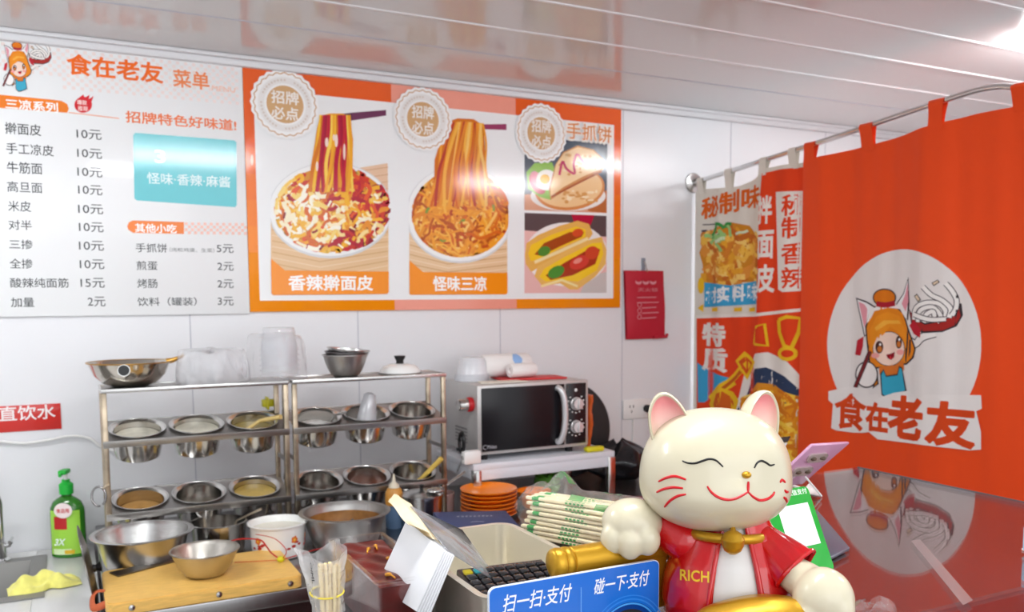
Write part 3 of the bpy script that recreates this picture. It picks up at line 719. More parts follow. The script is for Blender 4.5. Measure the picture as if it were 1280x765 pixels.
# ------------------------------------------------------------------ condiment racks with tilted pot shelves
TILT = math.radians(13.5); RH = [1.2, .99]; RY0, RY1 = -.452, -.30
rackst = M_('rack_steel', '#a19e9b', rough=.42, metal=1, bump=.08, bscale=60)
def plate_holes(b, x0, x1, y0, y1, holes, r, mat, M, th=.002):
    xs = sorted(holes); edges = [x0]+[(xs[i]+xs[i+1])/2 for i in range(len(xs)-1)]+[x1]; N = 48
    for i, cx in enumerate(xs):
        a0, a1 = edges[i], edges[i+1]; cy = (y0+y1)/2; vs = []; fs = []
        for k in range(N):
            a = 2*PI*(k+.5)/N; c, s_ = math.cos(a), math.sin(a)
            tx = ((a1-cx) if c > 0 else (a0-cx))/c if abs(c) > 1e-6 else 1e9; ty = ((y1-cy) if s_ > 0 else (y0-cy))/s_ if abs(s_) > 1e-6 else 1e9
            q = min(tx, ty)
            vs += [(cx+r*c, cy+r*s_, 0), (cx+q*c, cy+q*s_, 0)]
        for X, Y in ((a0, y0), (a1, y0), (a1, y1), (a0, y1)):
            k = min(range(N), key=lambda k: (vs[2*k+1][0]-X)**2+(vs[2*k+1][1]-Y)**2); vs[2*k+1] = (X, Y, 0)
        for k in range(N): l = (k+1) % N; fs.append((2*k, 2*k+1, 2*l+1, 2*l))
        b.add(vs, fs, mat, False, M)
POTS = []
def rack(x0, x1, side):
    t = thing('condiment_rack', 'stainless %s rack of the two, three shelves high with pots let into slanted trays' % side, 'rack', ((x0+x1)/2, (RY0+RY1)/2, T2))
    q = .0075
    for x in (x0+q, x1-q):
        for y in (RY0+q, RY1-q):
            part('post', B().box(x-q, x+q, y-q, y+q, T2+.001, 1.348, rusty, .002), t, True)
    b = B(); b.box(x0, x1, RY0-.006, RY1+.006, 1.343, 1.347, rackst); b.box(x0, x1, RY0-.008, RY0, 1.338, 1.350, steel, .002); b.box(x0, x1, RY1, RY1+.008, 1.338, 1.350, steel, .002)
    for x in (x0, x1): b.box(x-.001, x+.003 if x == x0 else x+.001, RY0, RY1, 1.338, 1.350, steel)
    part('top_shelf', b, t, True)
    n = 3; wd = (x1-x0-.026)/3
    for z in RH:
        M = Matrix.Translation((0, RY0, z)) @ Matrix.Rotation(TILT, 4, 'X'); dd = (RY1-RY0)/math.cos(TILT)
        hs = [x0+.013+wd*(i+.5) for i in range(3)]
        b = B(); plate_holes(b, x0+.003, x1-.003, -.006, dd+.006, hs, .0695, rackst, M)
        b.box(x0, x1, -.008, -.004, -.018, .003, steel_dull, .0015, 2, M); b.box(x0, x1, dd+.004, dd+.008, -.02, .003, steel, .001, 2, M)
        part('pot_shelf', b, t, True)
        for i, hx in enumerate(hs): POTS.append((side, z, i, M @ Vector((hx, dd/2, .003))))
    for x in (x0+q, x1-q):
        for z in (1.1, .885):
            b = B(); b.box(x-.003, x+.003, RY0+.02, RY1-.02, z-.006, z+.006, rackst); part('side_rail', b, t, True)
    return t
rack(.078, .602, 'left'); rack(.614, 1.127, 'right')
potprof = [(0, -.088), (.052, -.088), (.061, -.082), (.066, -.06), (.0675, -.004), (.075, .0005), (.077, .002), (.0765, .0035), (.073, .0025), (.0655, -.003), (.0635, -.06), (.058, -.08), (.05, -.085), (0, -.085)]
pt = thing('condiment_pot', 'x', 'pot', (0, 0, 0), 0, 'condiment pots let into the racks')
part('body', B().lathe(potprof, steel_pot, 56), pt)
part('rim', B().lathe([(.0755, .0015), (.079, .003), (.079, .005), (.0755, .0045), (.0745, .003)], steel, 56, closed=True), pt)
what = {('left', 0, 0): 'half filled with pale sauce', ('left', 0, 1): 'with cream sauce', ('left', 0, 2): 'with a wooden spoon in yellowish sauce',
 ('left', 1, 0): 'with brown crumbs', ('left', 1, 1): 'almost empty', ('left', 1, 2): 'with streaky mustard coloured sauce',
 ('right', 0, 0): 'filled with white powder', ('right', 0, 1): 'with a clear cup standing in white sugar', ('right', 0, 2): 'empty',
 ('right', 1, 0): 'with a dark sauce', ('right', 1, 1): 'with a red brown sauce', ('right', 1, 2): 'with a wooden handle leaning out'}
NTH = ['left', 'middle', 'right']
cont = {('left', 0, 0): ('cream_sauce', '#d5d0bd', -.02, 0), ('left', 0, 1): ('cream_sauce', '#d8d4c0', -.014, 0), ('left', 0, 2): ('mustard_sauce', '#b7a45e', -.025, 0), ('left', 1, 0): ('brown_crumbs', '#b88a48', -.035, .012),
 ('left', 1, 1): ('thin_sauce', '#8b8474', -.07, 0), ('left', 1, 2): ('mustard_sauce', '#bfa14c', -.018, 0), ('right', 0, 0): ('white_powder', '#f0efec', -.034, .016), ('right', 0, 1): ('white_sugar', '#efefee', -.042, .016),
 ('right', 1, 0): ('dark_sauce', '#4f3a28', -.068, 0), ('right', 1, 1): ('chilli_sauce', '#8e4a2c', -.055, 0)}
for i, (side, z, k, pos) in enumerate(POTS):
    lv = 0 if z > 1.1 else 1
    lab = 'steel pot %s, %s in %s tray, %s rack' % (what[(side, lv, k)], NTH[k], ['upper', 'lower'][lv], side)
    rot = (TILT, 0, 0)
    if i == 0:
        o = pt; o.location = pos; o.rotation_euler = rot; o['label'] = lab
    else: dup(pt, pos, rot, lab)
    if (side, lv, k) in cont:
        nm, hx, lev, mound = cont[(side, lv, k)]
        rr = .064-.004*(-lev/.08)
        m = M_('food_'+nm+hx[1:], hx, rough=.85 if mound else .3, bump=.5 if mound else .08, bscale=130, var=.15, vscale=50)
        b = B(); R3 = Matrix.Translation(pos) @ Matrix.Rotation(TILT, 4, 'X')
        b.lathe([(rr, lev-.004), (rr, lev), (rr*.7, lev+mound*.5), (rr*.35, lev+mound*.9), (0, lev+mound)], m, 40, R3)
        single(nm, b, {'mustard_sauce': 'yellowish sauce', 'cream_sauce': 'pale cream sauce'}.get(nm, nm.replace('_', ' '))+' inside the %s pot on the %s tray of the %s rack' % (NTH[k], ['upper', 'lower'][lv], side), 'sauce' if 'sauce' in nm else 'ingredient', kind='stuff')
def potpos(side, lv, k): return [p for s_, z, i, p in POTS if s_ == side and i == k and (z > 1.1) == (lv == 0)][0]
# utensils in the pots
p = potpos('left', 0, 2); e = Yp(351, 521, -.45)
b = B(); b.tube([p+Vector((-.025, .0, -.03)), p+Vector((.02, -.005, .0)), Vector((e.x, e.y, e.z))], [.007, .006, .008], wood_h, 10); single('wooden_spoon', b, 'wooden spoon handle sticking out of the yellowish sauce pot in the left rack', 'spoon')
p = potpos('right', 0, 1); b = B(); M = Matrix.Translation(p+Vector((-.005, -.02, -.03))) @ Matrix.Rotation(.2, 4, 'Y') @ Matrix.Rotation(-.15, 4, 'X')
b.lathe([(.033, 0), (.0325, .02), (.027, .06), (.02, .095), (.008, .102), (0, .102), (0, .1), (.018, .093), (.025, .06), (.0305, .02), (.031, 0)], clear('cup_milky', '#eef0f4', .45, .15), 32, M)
single('plastic_cup', b, 'clear cup upturned in the pot of white sugar on the right rack', 'cup')
p = potpos('right', 1, 2); a = Yp(527, 598, -.4); c = Yp(552, 573, -.46)
b = B(); b.tube([p+Vector((-.005, .01, -.05)), a, (a+c)/2, c], [.005, .007, .0085, .009], M_('yellow_wood', '#e0bf5c', rough=.45), 10); single('wooden_spatula', b, 'yellow wooden handle leaning out of the last pot, right rack, lower tray', 'spatula')
p = potpos('right', 0, 0); b = B(); b.tube([p+Vector((.045, -.005, -.02)), p+Vector((.055, -.015, .004)), p+Vector((.085, -.04, .014))], [.004, .004, .005], steel, 8); b.ball(p+Vector((.035, 0, -.03)), .018, .014, .008, steel)
single('small_spoon', b, 'small steel spoon in the pot of white powder on the right rack', 'spoon')
# yellow clip on the post between the racks
p = Yp(348, 503, -.28); b = B(); b.box(.555, .606, -.29, -.265, p.z-.012, p.z+.012, M_('yellow_plastic', '#d8cf1c', rough=.4), .003); b.box(.568, .574, -.3, -.26, p.z-.02, p.z+.02, M_('yellow_plastic', '#d8cf1c'), .002)
single('yellow_clip', b, 'small yellow clip on the posts between the two racks', 'clip')
b = B(); c = Yp(123, 618, -.43); b.tube([(c.x+.018*math.cos(a*.35), -.46+.01*math.sin(a*.35), c.z+.026*math.sin(a*.35)) for a in range(-3, 15)], .003, steel_dark, 8); b.tube([(c.x+.012, -.455, c.z+.02), (.09, -.455, c.z+.03)], .003, rusty, 8)
single('hanging_ring', b, 'thin metal ring hooked on the left post of the left rack', 'ring')

# ------------------------------------------------------------------ on top of the racks
RT_ = 1.3475
def bowlprof(r0_, r1_, h, th=.0018, curve=.6, lip=.004, n=10):
    o = [(0, 0)]
    for i in range(n+1): u = i/n; o.append((r0_+(r1_-r0_)*(u**curve), h*u))
    o += [(r1_+lip, h), (r1_+lip, h+.002), (r1_-th, h+.002)]
    for i in range(n, -1, -1): u = i/n; o.append((max(r0_+(r1_-r0_)*(u**curve)-th, .001), max(h*u, th)))
    o.append((0, th)); return o
c = Yp(156, 481, -.375)
wk = thing('wok', 'round bottomed steel wok with stained rim at the left end of the rack top', 'wok', (c.x+.015, -.375, RT_), math.radians(-99))
pr = [(0, 0), (.045, .0), (.075, .012), (.097, .035), (.108, .062), (.112, .07), (.114, .0705), (.1135, .072), (.106, .063), (.095, .037), (.073, .0145), (.044, .002), (0, .002)]
b = B(); b.lathe(pr, M_('wok_steel', '#c9c2b8', rough=.14, metal=1, var=.15, vscale=9), 56); part('bowl', b, wk)
b = B(); b.lathe([(.1135, .0695), (.1165, .071), (.1165, .0735), (.1125, .073)], M_('burnt_rim', '#b98c44', rough=.35, metal=.8, var=.5, vscale=14), 56, closed=True); part('rim', b, wk)
b = B(); Mh = Matrix.Translation((.102, 0, .052)) @ Matrix.Rotation(PI/2-.15, 4, 'Y')
b.tube([(.1, 0, .05), (.125, 0, .055), (.15, 0, .058)], [.010, .014, .0165], steel, 18); part('handle_socket', b, wk)
b = B(); b.lathe([(0, 0), (.0145, 0), (.0145, .003), (0, .003)], black_pl, 24, Matrix.Translation((.1506, 0, .0582)) @ Matrix.Rotation(PI/2-.1, 4, 'Y')); part('handle_hole', b, wk)
e = Yp(209, 450, -.375)
b = B(); b.tube([(-.02, .1, .07), (-.02, .115, .072), (-.03, .145, .083), (-.03, .15, .086)], [.009, .008, .004, .003], M_('burnt_rim', '#b98c44'), 10); part('pouring_lip', b, wk)
# bag of plastic bowls
def bag_wrap(name, cx, cy, z, rx, ry, h, label, cat, mat=cl_bag_thick, top=.6, seed=1, inside=None):
    rn = random.Random(seed); ph = [rn.uniform(0, 6) for _ in range(8)]
    t = thing(name, label, cat, (cx, cy, z))
    def fn(u, v):
        a = 2*PI*u; q = 1-(1-top)*v**2.2
        wv = 1+.05*math.sin(5*a+ph[0]+3*v)+.035*math.sin(9*a+ph[1]-5*v)+.025*math.sin(17*a+ph[2]+9*v)
        k = q*wv
        if v > .86: k *= math.sqrt(max(0., 1-((v-.86)/.14)**2))
        zz = h*min(v*1.1, 1)*(1+.05*math.sin(3*a+ph[3])*v+.03*math.sin(7*a+ph[4])*v)
        return (rx*k*math.cos(a), ry*k*math.sin(a), .001+zz)
    b = B(); b.grid(fn, 72, 26, mat, wrap=True); part('bag', b, t)
    return t
p0 = Yp(217, 480, -.375); p1 = Yp(310, 476, -.375)
bag_wrap('bag_of_bowls', (p0.x+p1.x)/2, -.375, RT_, (p1.x-p0.x)/2*.95, .072, .098, 'wrapped bag of clear plastic bowls lying on the left rack', 'bag', cl_bag_thick, .78, 3)
bowl0 = None
for k in range(5):
    pos = ((p0.x+p1.x)/2-.062+k*.031, -.375, RT_+.052)
    lab = 'clear takeaway bowl inside the wrapped bag, %s' % ['leftmost of the five', 'second from the left', 'in the middle of the five', 'second from the right', 'rightmost of the five'][k]
    if bowl0 is None:
        bowl0 = single('plastic_bowl', B().lathe(bowlprof(.03, .046, .035, .001, .8, .002), cl_cup, 36), lab, 'bowl', 'bowls inside the wrapped bag', loc=(0, 0, 0)); bowl0.location = pos; bowl0.rotation_euler = (0, PI/2, 0)
    else: dup(bowl0, pos, (0, PI/2, 0), lab)
# stack of tall cups in a bag
p0 = Yp(311, 476, -.375); p1 = Yp(382, 472, -.375); cx = (p0.x+p1.x)/2
bag_wrap('bag_of_cups', cx, -.375, RT_, (p1.x-p0.x)/2, .07, .135, 'tall loose clear bag around stacked plastic cups on the racks', 'bag', clear('bag_mid', '#fbfcff', .22, .15, .6, 26, ior=1.25), .9, 9)
cup0 = None
for k in range(6):
    pos = (cx+.008, -.375, RT_+.012+k*.016); lab = 'upturned clear tub in the bagged stack, %s' % ['at the bottom', 'second from the bottom', 'third from the bottom', 'third from the top', 'second from the top', 'at the top'][k]
    if cup0 is None:
        cup0 = single('plastic_tub', B().lathe([(.058, 0), (.061, 0), (.061, .003), (.057, .004), (.05, .06), (.046, .072), (0, .072), (0, .071), (.045, .071), (.049, .06), (.0555, .004)], cl_cup, 40), lab, 'tub', 'tubs in the bagged stack', loc=(0, 0, 0)); cup0.location = pos
    else: dup(cup0, pos, None, lab)
# stacked steel bowls
c = Yp(432, 470, -.375)
sb = single('mixing_bowl', B().lathe(bowlprof(.036, .072, .07, .0015, .55, .003), steel_dull, 48), 'large steel mixing bowl at the bottom of the nested pile on the right rack', 'bowl', 'nested mixing bowls', loc=(0, 0, 0)); sb.location = (c.x, -.375, RT_)
b1 = single('mixing_bowl', B().lathe(bowlprof(.034, .069, .062, .0015, .55, .003), steel_dark, 48), 'second steel bowl from the bottom nested in the mixing bowl', 'bowl', 'nested mixing bowls', loc=(0, 0, 0)); b1.location = (c.x+.002, -.375, RT_+.0165); b1.rotation_euler = (.02, .05, 0)
b1 = single('mixing_bowl', B().lathe(bowlprof(.034, .068, .058, .0015, .55, .003), steel, 48), 'topmost steel bowl of the nested pile on the right rack', 'bowl', 'nested mixing bowls', loc=(0, 0, 0)); b1.location = (c.x+.006, -.375, RT_+.03); b1.rotation_euler = (.02, .1, 0)
c = Yp(500, 465, -.36)
t = thing('pot_lid', 'white enamel lid with a black knob on the right rack', 'lid', (c.x, -.36, RT_))
b = B(); b.lathe([(0, .034), (.03, .033), (.055, .026), (.066, .015), (.069, .005), (.0715, .0025), (.0715, .0), (.066, .0005), (.055, .02), (0, .028)], M_('white_enamel', '#eff0ee', rough=.12, coat=.5), 48); part('cover', b, t)
b = B(); b.lathe([(.0695, .001), (.073, .001), (.073, .004), (.0695, .004)], steel_dark, 48, closed=True); part('rim', b, t)
b = B(); b.lathe([(0, .031), (.014, .031), (.012, .042), (.018, .053), (.019, .06), (.0, .061)], black_pl, 24); part('knob', b, t)
# ================================================================== on the prep table, left
def toT(px, py, z=None): return Zp(px, py, T2 if z is None else z)
# chopping board
bz0, bz1 = T2+.002, T2+.034
q = [Zp(127.5, 714, bz1), Zp(348.6, 683.8, bz1), Zp(376.7, 718, bz1), Zp(131.5, 758, bz1)]
x0, x1, y1, y0 = (q[0].x+q[3].x)/2, (q[1].x+q[2].x)/2, (q[0].y+q[1].y)/2, (q[2].y+q[3].y)/2
cb = thing('chopping_board', 'thick bamboo chopping board with steel studs at the front of the prep table', 'chopping board', ((x0+x1)/2, (y0+y1)/2, T2))
b = B()
rr = .022; out = []
for cx, cy, a0 in ((x1-rr, y1-rr, 0), (x0+rr, y1-rr, 90), (x0+rr, y0+rr, 180), (x1-rr, y0+rr, 270)):
    for k in range(7): a = math.radians(a0+15*k); out.append((cx+rr*math.cos(a), cy+rr*math.sin(a)))
bm = bmesh.new(); V = [bm.verts.new((x, y, bz0)) for x, y in out]; f = bm.faces.new(V); r = bmesh.ops.extrude_face_region(bm, geom=[f])
for v in r['geom']:
    if isinstance(v, bmesh.types.BMVert): v.co.z = bz1
bmesh.ops.bevel(bm, geom=[e for e in bm.edges if abs(e.verts[0].co.z-e.verts[1].co.z) < 1e-6], offset=.003, segments=2, affect='EDGES')
b.bmadd(bm, wood, True); part('slab', b, cb, True)
for px in (160, 266, 364):
    p = Vector((x0+(x1-x0)*{160: .12, 266: .55, 364: .93}[px], y0, (bz0+bz1)/2))
    part('stud', B().lathe([(0, 0), (.008, 0), (.007, .003), (0, .0045)], steel, 20, Matrix.Translation(p) @ Matrix.Rotation(PI/2, 4, 'X')), cb, True)
p = Vector((x0+.0, y0+.1, bz1-.006))
b = B(); b.tube(smooth([p+Vector((.012, .02, .0)), p+Vector((-.014, .02, .004)), p+Vector((-.026, .01, -.008)), p+Vector((-.024, -.03, -.02)), p+Vector((.004, -.035, -.012))], 5), .009, M_('rust_strap', '#b8572e', rough=.6), 8, flat=.35); part('strap', b, cb, True)
# cleaver
a0, a1 = Zp(137, 716, bz1+.003), Zp(222, 695, bz1+.003)
dr = (a1-a0); ln = dr.length; ang = math.atan2(dr.y, dr.x)
kn = thing('cleaver', 'rectangular steel cleaver lying along the back of the chopping board', 'knife', (a0.x, a0.y, bz1+.001), ang)
b = B(); b.prism([(0, -.046), (.0, .002), (.21, .006), (.21, -.038)], 0, .003, M_('blade_steel', '#7d7a77', rough=.3, metal=1, bump=.1, bscale=80)); part('blade', b, kn)
b = B(); b.tube([(.21, -.012, .01), (.24, -.012, .013), (.31, -.012, .013)], [.009, .013, .012], M_('dark_wood', '#4a2f1e', rough=.5), 12); part('handle', b, kn)
# steel bowl on the board
c = Zp(257, 724, bz1); rb = .083
bw = single('steel_bowl', B().lathe(bowlprof(.04, .083, .066, .0016, .6, .003), M_('satin_steel', '#c2bdb4', rough=.3, metal=1), 56), 'shallow satin steel bowl standing on the chopping board', 'bowl', loc=(0, 0, 0)); bw.location = (c.x+.005, c.y+.035, bz1+.001)
# red cord with a yellow bead
pp = [(281, 682), (290, 676), (305, 673.5), (325, 675), (333, 683), (339, 691), (350, 699)]
b = B(); rc = M_('red_cord', '#b8231c', rough=.6)
zz = [.02, .035, .045, .05, .04, .02, .006]
b.tube(smooth([Zp(x, y, bz1+h) for (x, y), h in zip(pp, zz)], 6), .0022, rc, 8)
b.tube(smooth([Zp(x, y, bz1+h) for (x, y), h in zip([(320, 668), (340, 672), (352, 680), (358, 690), (352, 700)], [.05, .06, .05, .03, .006])], 6), .0012, rc, 8)
b.tube(smooth([Zp(x, y, bz1+h) for (x, y), h in zip([(352, 700), (330, 701), (310, 702), (293, 703)], [.005, .003, .003, .003])], 4), .0012, M_('orange_cord', '#d86a28', rough=.6), 8)
b.tube(smooth([Zp(x, y, bz1+h) for (x, y), h in zip([(355, 699), (375, 693), (395, 687), (412, 684)], [.006, .004, -.01, -.02])], 5), .0018, rc, 8)
t = thing('elastic_cord', 'thin red cord with a yellow bead lying over the chopping board', 'cord', Zp(351, 700, bz1)); part('cord', b, t, True)
p = Zp(351, 699, bz1+.008); b = B(); b.ball(p, .0105, .009, .0085, M_('bead_yellow', '#d3cc14', rough=.4)); part('bead', b, t, True)
# large basin behind the board
c = toT(172, 700); bx = W(172, 664, 2.36)
def basin(name, cx, cy, r0_, r1_, h, label, mat=steel, rimw=.012):
    t = thing(name, label, 'basin', (cx, cy, T2))
    part('body', B().lathe(bowlprof(r0_, r1_, h, .0016, .62, .003), mat, 64), t)
    part('rim', B().lathe([(r1_-.001, h-.002), (r1_+rimw, h), (r1_+rimw+.002, h+.003), (r1_+rimw-.002, h+.005), (r1_, h+.0035)], mat, 64, closed=True), t)
    return t
rimz = T2+.1
p = Zp(172, 665, rimz); basin('steel_basin', p.x+.012, p.y-.012, .085, .120, .1, 'wide steel basin left of the other pans, behind the chopping board')
# steel pan with a ladle
p = Zp(273, 652, T2+.085); pan = p
t = thing('steel_pan', 'steel pan holding a ladle, between the wide basin and the white pot', 'pan', (p.x, p.y, T2))
part('body', B().lathe(bowlprof(.07, .078, .085, .0016, .5, .002), steel_pot, 56), t)
part('rim', B().lathe([(.077, .083), (.082, .084), (.083, .0865), (.08, .088), (.077, .087)], steel, 56, closed=True), t)
e = W(327, 636, 2.62)
b = B(); b.tube([p+Vector((.03, .02, -.06)), p+Vector((.055, .012, -.005)), (e.x, e.y, e.z)], [.0045, .0045, .006], rusty, 8, flat=.6); b.ball(p+Vector((.02, .02, -.062)), .03, .03, .014, steel)
single('ladle', b, 'steel ladle with its handle resting on the rim of the steel pan', 'ladle')
# enamel pot with flowers
p = Zp(347, 652, T2+.098)
t = thing('enamel_pot', 'white enamel pot with orange red flowers behind the chopping board', 'pot', (p.x, p.y, T2))
en = M_('white_enamel', '#eff0ee', rough=.12, coat=.5); R_ = .083
part('body', B().lathe([(0, 0), (.064, 0), (.07, .004), (.0755, .03), (.079, .09), (.081, .096), (.0795, .098), (.077, .092), (.0735, .03), (.068, .007), (0, .006)], en, 64), t)
part('rim', B().lathe([(.08, .0945), (.0855, .096), (.0855, .099), (.081, .0995), (.079, .098)], en, 64, closed=True), t)
part('filling', B().lathe([(.0765, .08), (.05, .081), (0, .081)], M_('food_broth', '#e6e2d2', rough=.25), 40), t)
def wrapf(b, a0, z0, poly, mat, k=1.0008):
    vs = []
    for x, z in poly:
        zz = z0+z; r = (.0755+(.079-.0755)*(zz-.03)/.06)*1.005*k; a = a0+x/.078; vs.append((r*math.cos(a), r*math.sin(a), zz))
    b.add(vs, [list(range(len(vs)))], mat, False)
rn = random.Random(2); fo = M_('flower_orange', '#e0762a', rough=.3); fr_ = M_('flower_red', '#b92a26', rough=.3)
ca = math.atan2(CP.y-p.y, CP.x-p.x)
for an, sc in ((-.80, 1), (.62, 1.1), (1.35, .9)):
    b = B(); a0 = ca+an
    for k in range(5):
        a = k*2*PI/5; wrapf(b, a0, .058, [(.006*math.cos(a)*sc+.005*math.cos(j*PI/4), .006*math.sin(a)*sc+.005*math.sin(j*PI/4)) for j in range(8)], fo)
    wrapf(b, a0, .058, [(.004*math.cos(j*PI/4), .004*math.sin(j*PI/4)) for j in range(8)], M_('flower_eye', '#f2c24a'), 1.004)
    for k in range(6):
        x = rn.uniform(-.02, .02); z = rn.uniform(-.024, -.008); wrapf(b, a0, .058, [(x+.007*math.cos(j*PI/4), z+.0035*math.sin(j*PI/4)) for j in range(8)], fr_, 1.002)
    part('flower_print', b, t)
for s in (-1, 1):
    pass
# second basin with sauce and ladle
p = Zp(431, 640, T2+.105)
t = basin('sauce_basin', p.x, p.y, .082, .122, .105, 'big steel basin with a film of brown sauce, right of the white pot', steel_dull)
part('sauce_film', B().lathe([(.098, .035), (.105, .06), (.109, .085), (.1075, .085), (.1035, .06), (.096, .037), (0, .033), (0, .03), (.09, .03)], M_('food_film', '#9a6a34', rough=.3, var=.4, vscale=25), 56), t)
e = p+Vector((.01, -.06, -.03))
b = B(); b.tube(smooth([p+Vector((-.05, .02, -.06)), p+Vector((-.01, -.005, -.045)), p+Vector((.02, -.02, -.022))], 5), .005, steel_dark, 8); b.ball(p+Vector((-.055, .02, -.062)), .032, .03, .012, steel_dark)
single('ladle', b, 'short dark ladle lying in the brown sauce basin', 'ladle')
# leaning lid at the left end
a, c = Zp(124, 741, TZ), W(98, 652, 2.43)
mid = (Vector((.0, a.y, TZ+.002))+Vector((0, 0, .1)))
t = thing('leaning_lid', 'dark steel lid standing on edge against the left end of the prep table', 'lid', (.02, -.735, TZ))
M = Matrix.Translation((.021, -.735, TZ+.118)) @ Matrix.Rotation(math.radians(80), 4, 'Y')
ld = M_('lid_steel', '#7d7a78', rough=.3, metal=1)
b = B(); b.lathe([(0, .012), (.06, .01), (.1, .004), (.112, 0), (.116, .001), (.116, .003), (.1, .006), (.06, .012), (0, .014)], ld, 56, M); part('disc', b, t, True)
b = B(); b.lathe([(0, -.0), (.012, .012), (.008, .02), (.014, .032), (0, .034)], black_pl, 20, M @ Matrix.Rotation(0, 4, 'X')); part('knob', b, t, True)

# ================================================================== microwave and what is round it
mx0, mx1, my0, my1, mz0, mz1 = 1.258, 1.709, -.42, -.135, 1.052, 1.297
ts = thing('microwave_shelf', 'small white table with metal legs standing on the prep table under the microwave', 'table', (1.51, -.28, T2))
part('tabletop', B().box(1.222, 1.80, -.462, -.125, 1.008, 1.03, M_('white_shelf', '#dfe3ea', rough=.3), .003), ts, True)
b = B(); b.box(1.226, 1.796, -.46, -.446, .972, 1.01, M_('white_shelf', '#dfe3ea'), .002); b.box(1.226, 1.24, -.46, -.127, .972, 1.01, M_('white_shelf', '#dfe3ea'), .002); b.box(1.782, 1.796, -.46, -.127, .972, 1.01, M_('white_shelf', '#dfe3ea'), .002); part('apron', b, ts, True)
for x in (1.236, 1.786):
    for y in (-.453, -.14): part('leg', B().box(x-.015, x+.015, y-.012, y+.012, T2+.001, 1.008, steel_pot, .002), ts, True)
mw = thing('microwave_oven', 'silver microwave with a black glass door and two dials', 'microwave', (1.48, -.25, 1.03))
mst = M_('microwave_silver', '#c4c2c0', rough=.33, metal=.35)
part('body', B().box(mx0, mx1, my0+.012, my1, mz0, mz1, mst, .004), mw, True)
b = B(); b.box(mx0, mx1, my0, my0+.014, mz0, mz1, mst, .003); part('front_frame', b, mw, True)
bg = M_('black_glass', '#19181c', rough=.25, spec=.35)
b = B(); b.box(mx0+.014, mx1-.105, my0-.007, my0, mz0+.012, mz1-.01, bg, .002); part('door', b, mw, True)
b = B(); b.box(mx1-.096, mx1-.012, my0-.005, my0, mz0+.012, mz1-.01, M_('panel_black', '#1d1a1e', rough=.25), .002); part('control_panel', b, mw, True)
hx = mx1-.125
b = B(); b.tube(smooth([(hx-.01, my0-.006, mz1-.022), (hx-.004, my0-.02, mz1-.03), (hx+.006, my0-.027, mz1-.06), (hx+.010, my0-.029, (mz0+mz1)/2), (hx+.006, my0-.027, mz0+.065), (hx-.004, my0-.02, mz0+.032), (hx-.01, my0-.006, mz0+.026)], 6), .0115, M_('satin_handle', '#d8d8da', rough=.3, metal=.5), 12); part('handle', b, mw, True)
wd_ = M_('silver_dial', '#d9d6d6', rough=.3, metal=.4)
for z in (mz1-.085, mz0+.075):
    cx = mx1-.056
    b = B(); b.lathe([(0, 0), (.024, 0), (.024, .006), (.021, .008), (.02, .022), (0, .023)], wd_, 36, Matrix.Translation((cx, my0-.005, z)) @ Matrix.Rotation(PI/2, 4, 'X')); b.box(cx-.004, cx+.004, my0-.034, my0-.024, z-.019, z+.019, wd_, .002); part('dial', b, mw, True)
    b = B()
    for k in range(11):
        a = PI*.75+k*PI*1.5/10; X, Z = cx+.034*math.cos(a), z+.034*math.sin(a); b.box(X-.003, X+.003, my0-.0056, my0-.005, Z-.002, Z+.002, white_pl)
    part('dial_marks', b, mw, True)
b = B(); b.lathe([(0, 0), (.006, 0), (.006, .001), (0, .001)], white_pl, 12, Matrix.Translation((mx1-.056, my0-.005, mz1-.035)) @ Matrix.Rotation(PI/2, 4, 'X')); part('indicator', b, mw, True)
d = Deco(lambda x, y: (x, y), lambda s, q, L: (s, my0-.0072-L, q), ink=lambda h: M_('logo_silver', '#a9abb2', rough=.3)); g, f_ = glyphs('Midea', .01)
d.lay([(mx0+.034+u*.036, mz0+.022+v*.013) for u, v in g], f_, 'x')
c_ = (mx0+.025, mz0+.0285); n = 20; vs = []; fs = []
for k in range(n):
    a = PI*.2+k*PI*1.5/(n-1)
    for r in (.0062, .0084): vs.append((c_[0]+r*math.cos(a), c_[1]+r*math.sin(a)))
d.lay(vs, [[2*k, 2*k+1, 2*k+3, 2*k+2] for k in range(n-1)], 'x'); d.part('logo', mw)
for x in (mx0+.04, mx1-.06):
    for y in (my0+.04, my1-.04): part('foot', B().lathe([(0, 1.03), (.014, 1.03), (.016, mz0+.003), (0, mz0+.003)], black_pl, 16, Matrix.Translation((x, y, 0))), mw, True)
b = B()
for i in range(9):
    for j in range(5): b.box(mx0-.0006, mx0, my0+.09+i*.012, my0+.097+i*.012, mz0+.03+j*.012, mz0+.036+j*.012, steel_dark)
part('vent_slots', b, mw, True)
# magnetic timer on the left side
p = Xp(592, 509, mx0); 
t = thing('kitchen_timer', 'round steel timer with a red band stuck on the left side of the microwave', 'timer', (mx0-.002, -.40, 1.222))
M = Matrix.Translation((mx0-.0008, -.375, 1.228)) @ Matrix.Rotation(-PI/2, 4, 'Y')
part('band', B().lathe([(0, 0), (.024, 0), (.026, .004), (.026, .014), (.023, .018), (0, .018)], M_('red_band', '#c81a22', rough=.35), 32, M), t, True)
part('face', B().lathe([(0, .0185), (.021, .0185), (.022, .03), (.021, .05), (.017, .053), (0, .051)], steel_pot, 32, M), t, True)
